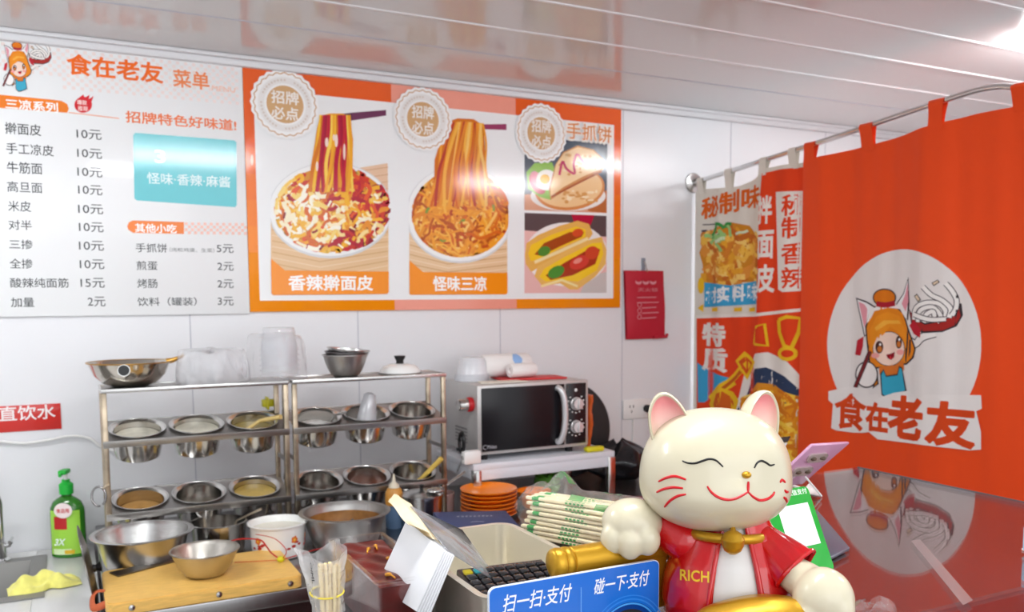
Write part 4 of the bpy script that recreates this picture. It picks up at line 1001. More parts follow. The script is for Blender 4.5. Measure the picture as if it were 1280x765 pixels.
# on top
p = Yp(602, 474, -.3)
t0 = None
for k in range(4):
    lab = 'upturned clear bowl on the microwave, %s of the pile' % ['bottom', 'second from bottom', 'second from top', 'top'][k]; pos = (1.325+.002*k, -.22, mz1+.001+.007*k)
    if t0 is None:
        t0 = single('plastic_bowl', B().lathe([(.062, 0), (.065, 0), (.065, .003), (.061, .004), (.047, .058), (.044, .062), (0, .062), (0, .061), (.043, .061), (.046, .057), (.0595, .004)], M_('frosted_cup', '#d9dbe0', rough=.25, coat=.3), 40), lab, 'bowl', 'upturned bowls on the microwave', loc=(0, 0, 0)); t0.location = pos
    else: dup(t0, pos, None, lab)
paper = M_('tissue_paper', '#eceae8', rough=.9, bump=.3, bscale=120)
def roll(x, y, z, ln, r, ang, label, blue=False):
    t = thing('paper_roll', label, 'tissue roll', (x, y, z), ang)
    M = Matrix.Translation((-ln/2, 0, r+.001)) @ Matrix.Rotation(PI/2, 4, 'Y')
    part('roll', B().lathe([(0, .006), (r*.3, .006), (r*.4, 0), (r*.92, 0), (r, .006), (r*1.01, ln*.5), (r, ln-.006), (r*.92, ln), (r*.4, ln), (r*.3, ln-.006), (0, ln-.006)], paper, 36, M), t)
    if blue:
        b = B(); vs = []; fs = []
        for i in range(9):
            a = math.radians(200+i*10)
            for xx in (.02, .055): vs.append((xx, r*1.02*math.sin(a+PI/2)*1., r+.001-r*1.02*math.cos(a+PI/2)))
        vs = [(x_, -abs(r*1.022*math.cos(math.radians(-10+i*10))), r+.001+r*1.022*math.sin(math.radians(-10+i*10))) for i in range(9) for x_ in (.012+.003*abs(i-4), .055-.003*abs(i-4))]
        b.add(vs, [(2*i, 2*i+1, 2*i+3, 2*i+2) for i in range(8)], M_('wrap_blue', '#8db4e4', rough=.5)); part('wrapper_print', b, t)
# flat red card and papers
def sheet(name, pts, z, th, mat, label, cat):
    b = B(); b.slab([(x, y, z) for x, y in pts], th, mat); return single(name, b, label, cat)
sheet('red_packet', [(1.40, -.32), (1.655, -.36), (1.665, -.25), (1.42, -.19)], mz1+.0015, .006, M_('red_card', '#cf2f2f', rough=.5), 'flat red packet under the tissue rolls on top of the microwave', 'packet')
sheet('paper_sheet', [(1.29, -.38), (1.47, -.395), (1.455, -.335), (1.31, -.31)], mz1+.0015, .003, M_('cream_paper', '#e6e0d2', rough=.7), 'cream paper lying on the front of the microwave top', 'paper')
roll(1.465, -.22, mz1+.0085, .2, .042, .08, 'long white tissue roll with a blue print on top of the microwave', True)
roll(1.50, -.292, mz1+.0085, .11, .026, .12, 'short white tissue roll in front of the long one on the microwave')
# power strip and scissors on the left of the microwave
p = Yp(582, 560, -.455)
t = thing('power_strip', 'white power adapter block on the corner of the microwave table', 'adapter', (1.222, -.443, 1.03))
part('body', B().box(-.033, .033, -.017, .017, .0005, .048, white_pl, .009), t)
b = B()
for y in (-.006, .006): b.box(-.0336, -.0325, y-.002, y+.002, .018, .03, black_pl)
part('pin_holes', b, t)
sc = thing('scissors', 'black handled scissors leaning at the left edge of the microwave', 'scissors', (1.196, -.42, 1.03))
b = B()
for dx, z in ((0, 0), (.004, -.004)):
    c_ = Vector((1.196+dx, -.425+dx*4, 1.105+z))
    b.tube([c_+Vector((.0, .02*math.cos(a)*(1 if dx == 0 else .9), .034*math.sin(a))) for a in [k*2*PI/20 for k in range(21)]], .005, black_pl, 8)
b.tube([(1.207, -.42, 1.07), (1.211, -.40, 1.045), (1.214, -.39, 1.035)], .006, black_pl, 8); part('handles', b, sc, True)
b = B(); b.slab([(1.2135, -.395, 1.04), (1.2135, -.385, 1.04), (1.218, -.33, .985), (1.218, -.335, .985)], .002, steel); part('blades', b, sc, True)
# round black cutting board behind
t = thing('round_board', 'large round black board standing behind the microwave at the wall', 'board', (1.86, -.06, T2))
cen = Yp(735, 545, -.075)
M = Matrix.Translation((1.82, -.085, 1.06)) @ Matrix.Rotation(math.radians(84), 4, 'X')
part('disc', B().lathe([(0, 0), (.185, 0), (.195, .004), (.195, .012), (.185, .016), (0, .016)], M_('black_board', '#2b2c2f', rough=.55, bump=.25, bscale=40, vstretch=(1, 20, 1)), 64, M, sx=1.02), t, True)
# orange knife handle
p = Yp(741, 523, -.3)
b = B(); b.tube(smooth([(1.735, -.38, 1.033), (1.737, -.38, 1.08), (1.741, -.38, 1.12), (1.738, -.38, 1.17), (1.742, -.38, 1.21), (1.741, -.38, 1.235)], 5), [.012]*5+[.016]*5+[.019]*5+[.015]*5+[.018]*5+[.016], M_('orange_wood', '#c8571b', rough=.4), 12, flat=.6)
single('knife_handle', b, 'orange wooden handle standing upright right of the microwave', 'handle')
b = B(); b.box(1.685, 1.76, -.455, -.425, 1.031, 1.05, M_('yellow_plastic', '#d8cf1c'), .006); single('yellow_tag', b, 'small yellow block at the front right foot of the microwave', 'tag')
# black bag right of the table
cen = (2.0, -.2)
b = B(); rn = random.Random(5)
def bagf(u, v):
    a = 2*PI*u; k = math.sin(PI*min(.98, .12+.88*v))**.6*(1+.1*math.sin(4*a+3*v)+.07*math.sin(9*a-6*v)+.05*math.sin(15*v+3*a))
    return (cen[0]+.14*k*math.cos(a), cen[1]+.11*k*math.sin(a), T2+.002+.15*v*(1+.08*math.sin(3*a)))
b.grid(bagf, 48, 24, M_('black_bag', '#1c1c20', rough=.25, bump=.4, bscale=30), wrap=True)
single('black_bag', b, 'crumpled black plastic bag beside the foot of the round black board', 'bag')
# squeeze bottle, lidded pot, mug
p = Zp(493, 640, T2+.06)
sq = thing('squeeze_bottle', 'sauce bottle with an orange cap and blue body between basin and pot', 'bottle', (p.x, -.50, T2))
px_ = Yp(493, 640, -.50); sq.location.x = px_.x; ROOTM[sq] = Matrix.Translation(sq.location)
part('body', B().lathe([(0, 0), (.027, 0), (.029, .006), (.029, .075), (0, .075)], M_('blue_label', '#56708f', rough=.4), 28), sq)
part('shoulder', B().lathe([(0, .076), (.029, .076), (.029, .11), (.024, .125), (.02, .13), (0, .13)], M_('amber_sauce', '#c98c3c', rough=.3), 28), sq)
part('nozzle', B().lathe([(0, .131), (.018, .131), (.016, .14), (.006, .15), (.003, .175), (0, .175)], M_('pale_nozzle', '#d9cfb8', rough=.4), 20), sq)
p = Yp(526, 617, -.53); zt_ = .945
p = Yp(527, 618, -.545)
t = thing('lidded_pot', 'steel pot with a glass lid and a ladle, left of the pink mug', 'pot', (p.x, p.y, T2))
part('body', B().lathe(bowlprof(.06, .068, .104, .0016, .5, .002), steel_pot, 48), t)
part('lid', B().lathe([(.071, .107), (.071, .111), (.05, .119), (.02, .124), (0, .125), (0, .122), (.05, .115), (.068, .107)], steel, 48), t)
part('knob', B().lathe([(0, .123), (.006, .124), (.005, .132), (.011, .139), (0, .142)], black_pl, 20), t)
e0, e1 = W(548, 613, p.length and 2.95), W(581, 590, 3.02)
b = B(); b.tube([Vector((p.x+.06, p.y-.02, T2+.127)), e0+(e1-e0)*.2, e1], [.005, .006, .007], steel, 8, flat=.5); b.ball((p.x+.03, p.y-.045, T2+.128), .03, .026, .008, steel)
single('ladle', b, 'steel ladle lying across the lidded pot towards the microwave table', 'ladle')
p = Zp(561, 637, T2+.02)
t = thing('pink_mug', 'small pale pink translucent mug left of the orange plates', 'mug', (p.x, p.y+.05, T2))
pk = M_('pink_clear', '#d8b3ae', rough=.15, trans=.3)
part('cup', B().lathe([(0, 0), (.034, 0), (.038, .006), (.04, .07), (.0375, .07), (.0355, .008), (0, .004)], pk, 36), t)
part('handle', B().tube(smooth([(-.037, 0, .058), (-.058, 0, .055), (-.062, 0, .035), (-.037, 0, .016)], 5), .005, pk, 8), t)
# plates
p = Zp(611, 640, T2); pc = Vector((p.x+.04, p.y+.055, 0))
pp_ = None
pc = Zp(611, 608, T2+.108); rpl = .094
for k in range(7):
    lab = 'orange plate in the stack beside the microwave table, %s' % ['at the very bottom', 'second from the bottom', 'third from the bottom', 'fourth from the bottom, middle one', 'third from the top', 'second from the top', 'topmost'][k]
    pos = (pc.x+.0015*((k*37) % 3-1), pc.y+.0015*((k*17) % 3-1), T2+.001+.0132*k)
    if pp_ is None:
        pp_ = single('orange_plate', B().lathe([(0, 0), (.05, 0), (.054, .003), (.075, .011), (.094, .02), (.096, .0225), (.0945, .024), (.074, .0145), (.052, .0065), (0, .0045)], orange_pl, 56), lab, 'plate', 'stacked orange plates', loc=(0, 0, 0)); pp_.location = pos
    else: dup(pp_, pos, None, lab)
p = Zp(655, 638, T2)
b = B(); b.lathe(bowlprof(.032, .06, .06, .003, .6, .002), orange_pl, 44); ob = single('orange_bowl', b, 'orange bowl partly hidden between the plate stack and the chopsticks', 'bowl', loc=(0, 0, 0)); ob.location = (p.x+.05, p.y+.02, T2+.001)
# lettuce
p = Yp(684, 605, -.35)
lt = thing('lettuce', 'green leafy lettuce behind the chopstick bag', 'lettuce', (p.x, p.y, T2))
lm = M_('lettuce_green', '#5da02c', rough=.5, var=.5, vscale=14); rn = random.Random(8)
for k in range(13):
    a = rn.uniform(0, 2*PI); el = rn.uniform(.5, 1.4); sz = rn.uniform(.05, .075); b = B()
    def lf(u, v):
        x = (u-.5)*2; wv = sz*math.sin(PI*min(v*.9+.08, 1))**.7
        return Vector((x*wv*.8, v*sz*1.5, .012*math.sin(x*9+v*3)*v+.02*x*x+.03*v*v))
    M = Matrix.Translation((p.x, p.y, T2+.05)) @ Matrix.Rotation(a, 4, 'Z') @ Matrix.Rotation(el, 4, 'X')
    b.grid(lf, 14, 10, lm, True, M); part('leaf', b, lt, True)
part('heart', B().ball((0, 0, .05), .05, .05, .05, lm), lt)
# dark blue box with pale print
zb_ = T2+.08
q = [Zp(541, 640, zb_), Zp(632, 638, zb_), Zp(652, 660, zb_), Zp(560, 662, zb_)]
t = thing('blue_box', 'flat dark blue card box with a row of white print behind the steel pan', 'box', (q[0]+q[2])/2-Vector((0, 0, .08)))
b = B(); b.slab([v-Vector((0, 0, .079)) for v in (q[3], q[2], q[1], q[0])], .079, M_('navy_card', '#3f4a73', rough=.5), .002); part('carton', b, t, True)
cen = (q[0]+q[1]+q[2]+q[3])/4; ex = (q[1]-q[0]).normalized(); ey = Vector((0, 0, 1)).cross(ex)
d = Deco(lambda x, y: (x, y), lambda s, v, L: cen+ex*s+ey*v+Vector((0, 0, .0012+L)), ink=lambda h: M_('ink_white', '#dfe2ea', rough=.5))
rn = random.Random(3)
for k in range(9):
    x = -.055+k*.0125
    for j in range(3): d.line([(x-.004, .035+j*.003), (x+.004, .035+j*.003+rn.uniform(-.0008, .0008))], .0013, 'x', L=1)
    d.line([(x+rn.uniform(-.002, .002), .032), (x+rn.uniform(-.002, .002), .044)], .0013, 'x', L=2)
d.line([(-.02, -.03), (.0, -.026), (.02, -.03)], .003, 'x', L=1); d.part('lettering', t)
# ================================================================== curtains
XC = 2.52
rodp = [Xp(x, y, XC) for x, y in ((868, 228), (935, 207), (1000, 186), (1060, 166.5), (1120, 146), (1180, 126))]
rod_ext = [Xp(1222, 113, XC), Xp(1250, 108.5, XC), Xp(1280, 108, XC)]
pl = rodp+rod_ext; lastp = pl[-1]
pl += [Vector((XC, lastp.y-.2, lastp.z-.002)), Vector((XC, lastp.y-.5, lastp.z-.004)), Vector((XC, YF+.0, lastp.z-.004))]
pl[0] = Vector((XC, -.001, 2.105))
t = thing('curtain_rod', 'steel curtain rod from the back wall flange, rising and bending towards the right', 'curtain rod', pl[0])
part('pole', B().tube(smooth(pl, 8), .0105, chrome, 14), t, True)
part('flange', B().lathe([(0, 0), (.044, 0), (.045, .004), (.042, .008), (.02, .011), (.016, .014), (.016, .03), (0, .03)], steel, 32, Matrix.Translation((XC, -.0005, 2.105)) @ Matrix.Rotation(PI/2, 4, 'X')), t, True)
rodc = smooth(pl, 8)
def rodz(y):
    for a, b_ in zip(rodc, rodc[1:]):
        if b_.y <= y <= a.y: u = (y-a.y)/((b_.y-a.y) or 1); return a.z+(b_.z-a.z)*u
    return rodc[-1].z if y < -1 else rodc[0].z
pxc = lambda px, py: (-Xp(px, py, XC).y, Xp(px, py, XC).z)
RS0, RS1 = pxc(1004, 300)[0], 2.35
topl = [pxc(*q) for q in ((1004, 204), (1022, 197), (1087, 181), (1130, 169), (1149, 162), (1184, 152), (1225, 141), (1261, 134), (1280, 128))]
topl += [(topl[-1][0]+.25, topl[-1][1]-.0), (RS1+.02, topl[-1][1]-.01)]
def interp(L, s):
    for (a, za), (b_, zb2) in zip(L, L[1:]):
        if a <= s <= b_: return za+(zb2-za)*(s-a)/(b_-a)
    return L[0][1] if s < L[0][0] else L[-1][1]
ST = .0125
def gz(b0, b1): n0 = math.floor(b0/ST); return [b0]+[k*ST for k in range(n0+1, math.ceil(b1/ST))]+[b1]
def foldR(s, z):
    k = .55+.45*max(0, min(1, (z-.9)/1.2))
    return k*(-.010*math.sin((s-RS0)*2*PI/.52+1.2)+.0035*math.sin((s-RS0)*2*PI/.23+z*1.3)+.0012*math.sin((s-RS0)*2*PI/.085+2*z))
def foldP(s, z): return .006*math.sin(s*2*PI/.3)+.004*math.sin(s*2*PI/.13+z)+(-.012*math.exp(-((s-.43)/.06)**2))
cloth_red = M_('red_curtain_cloth', '#f04a0c', rough=.62, spec=.3, bump=.12, bscale=500, sheen=.15)
cloth_cream = M_('cream_curtain_cloth', '#e6dfd3', rough=.8, bump=.1, bscale=500)
def sheetc(ss, top, zb_, fold, mat, nz=48):
    b = B(); zs = [i/nz for i in range(nz+1)]; vs = []; fs = []; n = len(ss)
    for v in zs:
        for s_ in ss:
            z = zb_+(interp(top, s_)-zb_)*v; vs.append((XC+fold(s_, z), -s_, z))
    for j in range(nz):
        for i in range(n-1): fs.append((j*n+i, j*n+i+1, (j+1)*n+i+1, (j+1)*n+i))
    b.add(vs, fs, mat, True); return b
def tabs(parent, centers, top, fold, mat, wd):
    for s_ in centers:
        zt_ = interp(top, s_)-.02; zr = rodz(-s_)+.0125; b = B(); vs = []; fs = []; pr = []
        x0 = fold(s_, zt_)
        for k in range(9):
            u = k/8; pr.append((x0*(1-u)-.0125*u-.001, zt_+(zr-.0125-zt_)*u))
        for k in range(1, 9): a = PI-PI*k/8; pr.append((.0125*math.cos(a), zr-.0125+.0125*math.sin(a)))
        for k in range(1, 9):
            u = k/8; pr.append((.0125*(1-u)+(x0+.003)*u, zr-.0125+(zt_-zr+.0125)*u))
        for x, z in pr:
            for q in (-1, 1): vs.append((XC+x, -s_+q*wd/2*(1-.12*math.sin(PI*min(1, abs(z-zt_)/.1))), z))
        n = len(pr)
        for i in range(n-1): fs.append((2*i, 2*i+1, 2*i+3, 2*i+2))
        b.add(vs, fs, mat, True); part('tab_loop', b, parent, True)
rc_ = thing('red_curtain', 'red curtain with a round white emblem and large characters hanging on the steel rod', 'curtain', (XC, -(RS0+RS1)/2, .55))
part('cloth', sheetc(gz(RS0, RS1), topl, .55, foldR, cloth_red, 60), rc_, True)
tabs(rc_, [pxc(1014, 200)[0], pxc(1084, 181)[0], pxc(1172, 155)[0], pxc(1276, 130)[0], pxc(1276, 130)[0]+.35], topl, foldR, cloth_red, .058)
st3c = lambda f: (lambda s_, z, L: (XC+f(s_, z)-.0012-L, -s_, z))
cuts = [k*ST for k in range(0, 200)]
d = Deco(pxc, st3c(foldR), ink=F_, cut=cuts)
c0_, c1_ = pxc(1035, 435), pxc(1225.5, 435)
cx_, cz_ = (c0_[0]+c1_[0])/2, (pxc(1130, 316)[1]+pxc(1130, 556)[1])/2+.012; rx_, rz_ = (c1_[0]-c0_[0])/2, (pxc(1130, 316)[1]-pxc(1130, 556)[1])/2
d.lay([(cx_+rx_*math.cos(2*PI*k/72), cz_+.0+rz_*math.sin(2*PI*k/72)) for k in range(72)], [list(range(72))], '#ebe5e2')
d.part('emblem_disc', rc_)
d = Deco(pxc, st3c(foldR), ink=F_, cut=cuts); d.L = 4; girl.k = .4186
girl(d, lambda a, c: (1000+a/2.389, 300+c/2.389)); d.part('emblem', rc_)
d = Deco(pxc, st3c(foldR), ink=F_, cut=cuts); d.L = 80
# characters with a white surround
d.poly([(1037, 489), (1060, 483), (1085, 487), (1087, 494), (1096, 492), (1100, 497), (1118, 491), (1138, 488), (1150, 498), (1160, 493), (1226, 494), (1227, 511), (1220, 514), (1226, 540), (1226, 562), (1212, 563), (1150, 555), (1098, 549), (1086, 540), (1080, 541), (1066, 541), (1046, 538), (1040, 535), (1042, 505), (1037, 500)], '#efe9e6')
CR = '#d8481a'; tl = .03
d.text('食', 1043, 535, 1082, 46, CR, .03, tilt=.02); d.text('在', 1081, 538, 1111, 37, CR, .045, tilt=.02); d.text('老', 1109, 546, 1156, 54, CR, .045, tilt=.02); d.text('友', 1158, 555, 1219, 56, CR, .045, tilt=.03)
d.part('logo_lettering', rc_)

# printed curtain between the wall and the red one
topp = [pxc(*q) for q in ((868, 240), (880, 236), (905, 235), (925, 233), (950, 220), (958, 211), (975, 207), (1003, 203))]
topp += [(RS0+.05, topp[-1][1])]
PS0, PS1 = max(.012, pxc(868, 300)[0]), RS0+.03
prc = thing('printed_curtain', 'cream and red curtain printed with noodle bowls between the wall and the red curtain', 'curtain', (XC, -.33, .5))
part('cloth', sheetc(gz(PS0, PS1), topp, .5, foldP, cloth_cream, 56), prc, True)
tabs(prc, [pxc(873, 235)[0]+.02, pxc(912, 228)[0], pxc(956, 212)[0], pxc(992, 204)[0]], topp, foldP, cloth_cream, .045)
D = lambda: Deco(pxc, st3c(foldP), ink=F_, cut=cuts, eps=3e-5)
d = D()
YL = '#f2c022'; RD = '#e8441a'; CW = '#efe8e0'; BL = '#3fa6d6'
d.poly([(956, 217), (975, 212), (1010, 208), (1010, 394), (948, 395), (950, 330), (952, 260)], RD)
d.poly([(870, 397), (948, 395), (1010, 389), (1010, 640), (870, 640)], RD); d.line([(870, 396), (948, 393.5), (1010, 386)], 4, CW)
d.part('red_ground', prc)
d = D(); d.L = 4
d.text('秘制味', 876, 275, 953, 27, '#e0651c', .03, tilt=.06); d.line([(878, 281), (898, 280)], 1.2, '#333a44'); d.text('夏心噬', 876, 295, 899, 7.5, '#2c3a52', .02)
d.part('lettering', prc)
d = D(); d.L = 4
d.poly([(880, 300), (892, 286), (915, 278), (936, 282), (948, 296), (949, 352), (880, 355), (878, 330), (874, 316)], '#d28824'); rnd = random.Random(11)
noodles(d, rnd, 110, lambda: (rnd.uniform(880, 947), rnd.uniform(290, 352)), ['#e8a52e', '#f2bd4c', '#d9822a', '#c66a22', '#f6cf72', '#e2933a'], 5.5, 4, 5, 1.2, clip=lambda x, y: (min(max(x, 879), 948), min(max(y, 284+abs(x-915)*.25), 354)))
noodles(d, rnd, 14, lambda: (rnd.uniform(884, 925), rnd.uniform(282, 305)), ['#3f9a4c', '#9ccb7c', '#d8e6c4'], 4, 3, 5, .5, clip=lambda x, y: (max(x, 880), max(y, 280)))
d.part('noodle_print', prc)
d = D(); d.L = 30
d.poly([(880, 353), (915, 357), (948, 351), (948, 380), (880, 384)], BL); d.text('材实料味', 881, 380, 950, 20, '#f0f4f6', .035, tilt=.05)
d.ell(876, 357, 4, 10, YL); d.poly([(872, 385), (879, 380), (879, 390)], YL)
for x in (889, 918, 936): d.poly([(x, 385), (x+10, 384), (x+10, 389), (x, 389.5)], YL)
d.part('banner_print', prc)
d = D(); d.L = 8
for ch, y, x0, x1 in (('拌', 281, 950, 966), ('面', 324, 949, 968), ('皮', 366, 948, 969)): d.text(ch, x0, y, x1, 35, CW, .03)
d.poly([(971, 240), (1010, 238), (1010, 363), (980, 365), (974, 362)], CW)
for ch, y in (('秘', 271), ('制', 299), ('香', 331), ('辣', 361)): d.text(ch, 978, y, 1006, 27, RD, .02)
d.part('vertical_lettering', prc)
d = D(); d.L = 8
d.text('特', 877, 432, 908, 29, CW, .04); d.text('质', 877, 463, 910, 30, CW, .04)
d.poly([(871, 453), (885, 463), (914, 473), (905, 490), (893, 493), (880, 503), (872, 503)], BL)
d.poly([(930, 470), (946, 442), (962, 440), (985, 452), (1000, 472), (1008, 492), (1008, 640), (905, 640), (912, 505), (924, 497)], CW)
d.poly([(931, 500), (945, 461), (960, 459), (982, 470), (1000, 490), (1008, 500), (1008, 520), (1000, 525), (970, 490), (940, 486), (934, 505), (920, 530), (915, 520)], '#31405e')
d.poly([(937, 492), (950, 478), (968, 480), (990, 496), (1003, 515), (1004, 640), (925, 640), (926, 520)], '#e0912a'); rnd = random.Random(12)
noodles(d, rnd, 130, lambda: (rnd.uniform(930, 1000), rnd.uniform(492, 600)), ['#f2b026', '#f7c844', '#e5921e', '#d97a1c', '#ffd768'], 4.5, 6, 6, .8, clip=lambda x, y: (min(max(x, 928), 1003), max(y, 484+abs(x-962)*.4)))
d.part('bowl_print', prc)
d = D(); d.L = 40
def ol(pts, col, wd=4.2): d.line(pts+[pts[0]], wd, col)
d.line([(888, 500), (905, 484), (918, 476)], 11, YL); d.line([(890, 499), (920, 470), (930, 458)], 8, YL); d.line([(893, 497), (921, 471), (930, 460)], 4, '#c9601c')
d.poly([(920, 451), (931, 439), (946, 452), (934, 475)], YL); d.poly([(924, 452), (932, 445), (941, 454), (933, 468)], '#d8531a'); d.poly([(929, 455), (934, 450), (939, 456), (934, 463)], YL)
ol([(930, 441), (944, 430), (962, 432), (959, 405), (948, 408)][1:], YL, 3.5); d.poly([(946, 411), (957, 409), (958, 430), (946, 428)], RD)
d.poly([(886, 505), (892, 488), (903, 484), (917, 490), (924, 500), (920, 515), (890, 515)], YL); d.poly([(892, 505), (897, 492), (905, 489), (914, 496), (918, 504), (915, 512), (895, 512)], '#d9641e')
ol([(975, 400), (985, 396), (999, 398), (997, 415), (990, 434), (982, 432), (976, 415)], YL, 4.5)
k = [(985+9*math.cos(a*PI/8), 442+7*math.sin(a*PI/8)) for a in range(16)]; ol(k, YL, 4.5)
d.part('stir_print', prc)

# ================================================================== serving counter
BEFORE = set(COL.objects)
CT = 1.0
lacq = M_('dark_red_lacquer', '#571c20', rough=.2, coat=.4, var=.15, vscale=7)
t = thing('serving_counter', 'dark red serving counter with a glass sheet on top in front of the curtain', 'counter', (1.4, -1.6, -.8))
LS = .925                                          # the lower shelf at the left end that holds the food pan and sauce box
CP_ = [(.37, -2.36), (2.455, -2.36), (2.455, -1.0), (1.25, -1.0), (1.05, -1.2), (.99, -1.2), (.99, -1.782), (.37, -1.782)]
CB_ = [(.395, -2.33), (2.43, -2.33), (2.43, -1.025), (1.27, -1.025), (1.06, -1.225), (.52, -1.225), (.52, -1.27), (.395, -1.5)]
b = B(); b.prism(CB_, -.795, .895, M_('dark_red_board', '#6c1f23', rough=.4)); part('cabinet', b, t, True)
b = B(); b.prism(CP_, .9, .9915, lacq); part('countertop', b, t, True)
b = B(); b.prism([(.37, -1.78), (.988, -1.78), (.988, -1.2), (.5, -1.2), (.5, -1.26), (.37, -1.49)], .9, LS, steel_dark); part('lower_shelf', b, t, True)
gl = clear('counter_glass', '#f0e6e6', .025, .012)
ga, gb = Zp(1072, 584, CT), Zp(1280, 628, CT); gf = Zp(1180, 757, CT).y
b = B(); b.prism([(.375, gf), (2.453, gf), (2.453, ga.y), (1.25, ga.y), (1.05, -1.202), (.992, -1.202), (.992, -1.78), (.375, -1.78)], .992, CT, gl); part('glass_sheet', b, t, True)
b = B(); b.box(2.4535, 2.4575, gf, ga.y, .99, CT+.002, M_('grey_edge', '#6f6c72', rough=.3, metal=.6)); part('edge_strip', b, t, True)
# film strip on the glass
q = [Zp(1139, 676, CT+.0008), Zp(1150, 674, CT+.0008), Zp(1216, 750, CT+.0008), Zp(1204, 756, CT+.0008)]
b = B(); b.slab(q, .0006, clear('film', '#f8f8f8', .11, .3)); single('tape_strip', b, 'pale strip of clear tape on the glass counter at the lower right', 'tape')
p = Zp(1092, 768, CT)
b = B(); rn = random.Random(4)
b.grid(lambda u, v: (p.x+.045*math.cos(2*PI*u)*math.sin(PI*(.1+.9*v)*.55+.3)*(1+.2*math.sin(5*2*PI*u+4*v)), p.y+.03*math.sin(2*PI*u)*math.sin(PI*(.1+.9*v)*.55+.3)*(1+.2*math.sin(7*2*PI*u)), CT+.001+.022*(1-v)*(1+.4*math.sin(6*PI*u+5*v))), 36, 8, cl_bag, wrap=True)
single('plastic_wrapper', b, 'crumpled clear wrapper on the glass right of the cat', 'wrapper')
# pale blue phone at the right edge
p = Zp(1290, 690, CT)
t = thing('blue_phone', 'pale blue phone end on a stand at the right edge of the glass counter', 'phone', (p.x, p.y, CT))
part('case', B().box(-.03, .06, -.006, .006, .006, .066, M_('pale_blue_case', '#a9d3ea', rough=.3), .005), t)
part('screen', B().box(-.02, .055, -.0072, -.006, .014, .058, M_('black_glass', '#17171b', rough=.06)), t)
part('stand', B().box(-.01, .05, -.02, .02, .0005, .006, white_pl, .002), t)

# phones behind the cat
def rrect(w_, h_, r, n=6):
    o = []
    for cx, cy, a0 in ((w_-r, h_-r, 0), (r, h_-r, 90), (r, r, 180), (w_-r, r, 270)):
        for k in range(n+1): a = math.radians(a0+90*k/n); o.append((cx+r*math.cos(a), cy+r*math.sin(a)))
    return o
def frame(O, X, Y, N): return Matrix(((X.x, Y.x, N.x, O.x), (X.y, Y.y, N.y, O.y), (X.z, Y.z, N.z, O.z), (0, 0, 0, 1)))
def plate(b, quad, th, mat, bev): b.slab(quad, th, mat, bev)
t = thing('pink_phone', 'pink phone on a small white stand, tilted, back towards the viewer', 'phone', Zp(1020, 618, CT))
A, Bq, C, Dq = W(1016, 557, 2.50), W(1063, 554, 2.58), W(1003, 606, 2.62), W(960, 610, 2.54)
pkm = M_('pink_case', '#c896b4', rough=.3, coat=.3)
b = B(); n_ = (Bq-A).cross(Dq-A).normalized(); sgn_ = 1 if n_.dot(CP-A) > 0 else -1
b.slab([A, Bq, C, Dq], -.011*sgn_, pkm, .004); part('case', b, t, True)
n_ = n_*sgn_
ex, ey = (Bq-A), (Dq-A)
def onph(u, v, o=.0): return A+ex*u+ey*v+n_*o
for (u, v) in ((.45, .3), (.43, .62)):
    b = B(); Pm = frame(onph(u, v), ex.normalized(), n_.cross(ex).normalized(), n_); lx, ly = ex.length*.25, .016
    b.prism([(x_-lx, y_-ly) for x_, y_ in rrect(2*lx, 2*ly, ly*.8)], .0002, .006, M_('lens_ring', '#d8ccc6', rough=.2, metal=.6), Pm)
    for q in (-.12, .12): b.ball(onph(u+q, v, .006), .010, .010, .006, M_('lens_glass', '#5b4a3c', rough=.08), nu=14, nv=8)
    part('camera_lens', b, t, True)
b = B(); f0 = Zp(1027, 621, CT+.001); f1 = Zp(1005, 612, CT+.001); f2 = Zp(1012, 604, CT+.001)
b.slab([f0, f2, f1, f1+(f0-f2)*.3], .002, white_pl); b.tube([f1+Vector((0, 0, .002)), onph(.4, .95, -.004), onph(.45, .7, -.004)], .004, white_pl, 8); b.tube([f0+Vector((0, 0, .002)), onph(.75, .8, -.004)], .003, white_pl, 8)
part('stand', b, t, True)
t = thing('black_phone', 'black phone on a stand showing just behind the right ear of the cat', 'phone', Zp(975, 640, CT))
A2, B2, C2, D2 = W(958, 549, 2.66), W(989, 545, 2.72), W(975, 572, 2.68), W(945, 578, 2.62)
b = B(); b.slab([A2, B2, B2+(C2-B2)*.28, A2+(D2-A2)*.28], .008, black_pl, .002); part('top_edge', b, t, True)
b = B(); b.slab([A2+(D2-A2)*.3, B2+(C2-B2)*.3, C2, D2], .007, M_('grey_screen', '#c3c6c8', rough=.1, coat=.5), .001); part('screen', b, t, True)
b = B(); m_ = (C2+D2)/2; b.tube([m_, Vector((m_.x+.01, m_.y-.02, CT+.003))], .006, black_pl, 10); b.lathe([(0, 0), (.04, 0), (.04, .004), (0, .005)], black_pl, 28, Matrix.Translation((m_.x+.01, m_.y-.02, CT+.0005))); part('stand', b, t, True)
q = [Zp(1021, 641, CT), Zp(1062, 689, CT), Zp(1034, 703, CT), Zp(985, 652, CT)]
t = thing('dark_phone', 'dark grey phone lying flat on the glass behind the green sign', 'phone', (q[0]+q[2])/2)
b = B(); b.slab([v+Vector((0, 0, .0012)) for v in (q[0], q[1], q[2], q[3])], -.009 if (q[1]-q[0]).cross(q[3]-q[0]).z < 0 else .009, M_('slate_case', '#4b5160', rough=.3, coat=.3), .002); part('body', b, t, True)
b = B(); e0, e1 = q[1]+Vector((0, 0, .006)), q[2]+Vector((0, 0, .006)); b.slab([e0, e0+(e1-e0)*.98, e0+(e1-e0)*.98+Vector((0, 0, .003)), e0+Vector((0, 0, .003))], .0015, M_('bright_edge', '#b9c2d0', rough=.2, metal=.6)); part('edge', b, t, True)

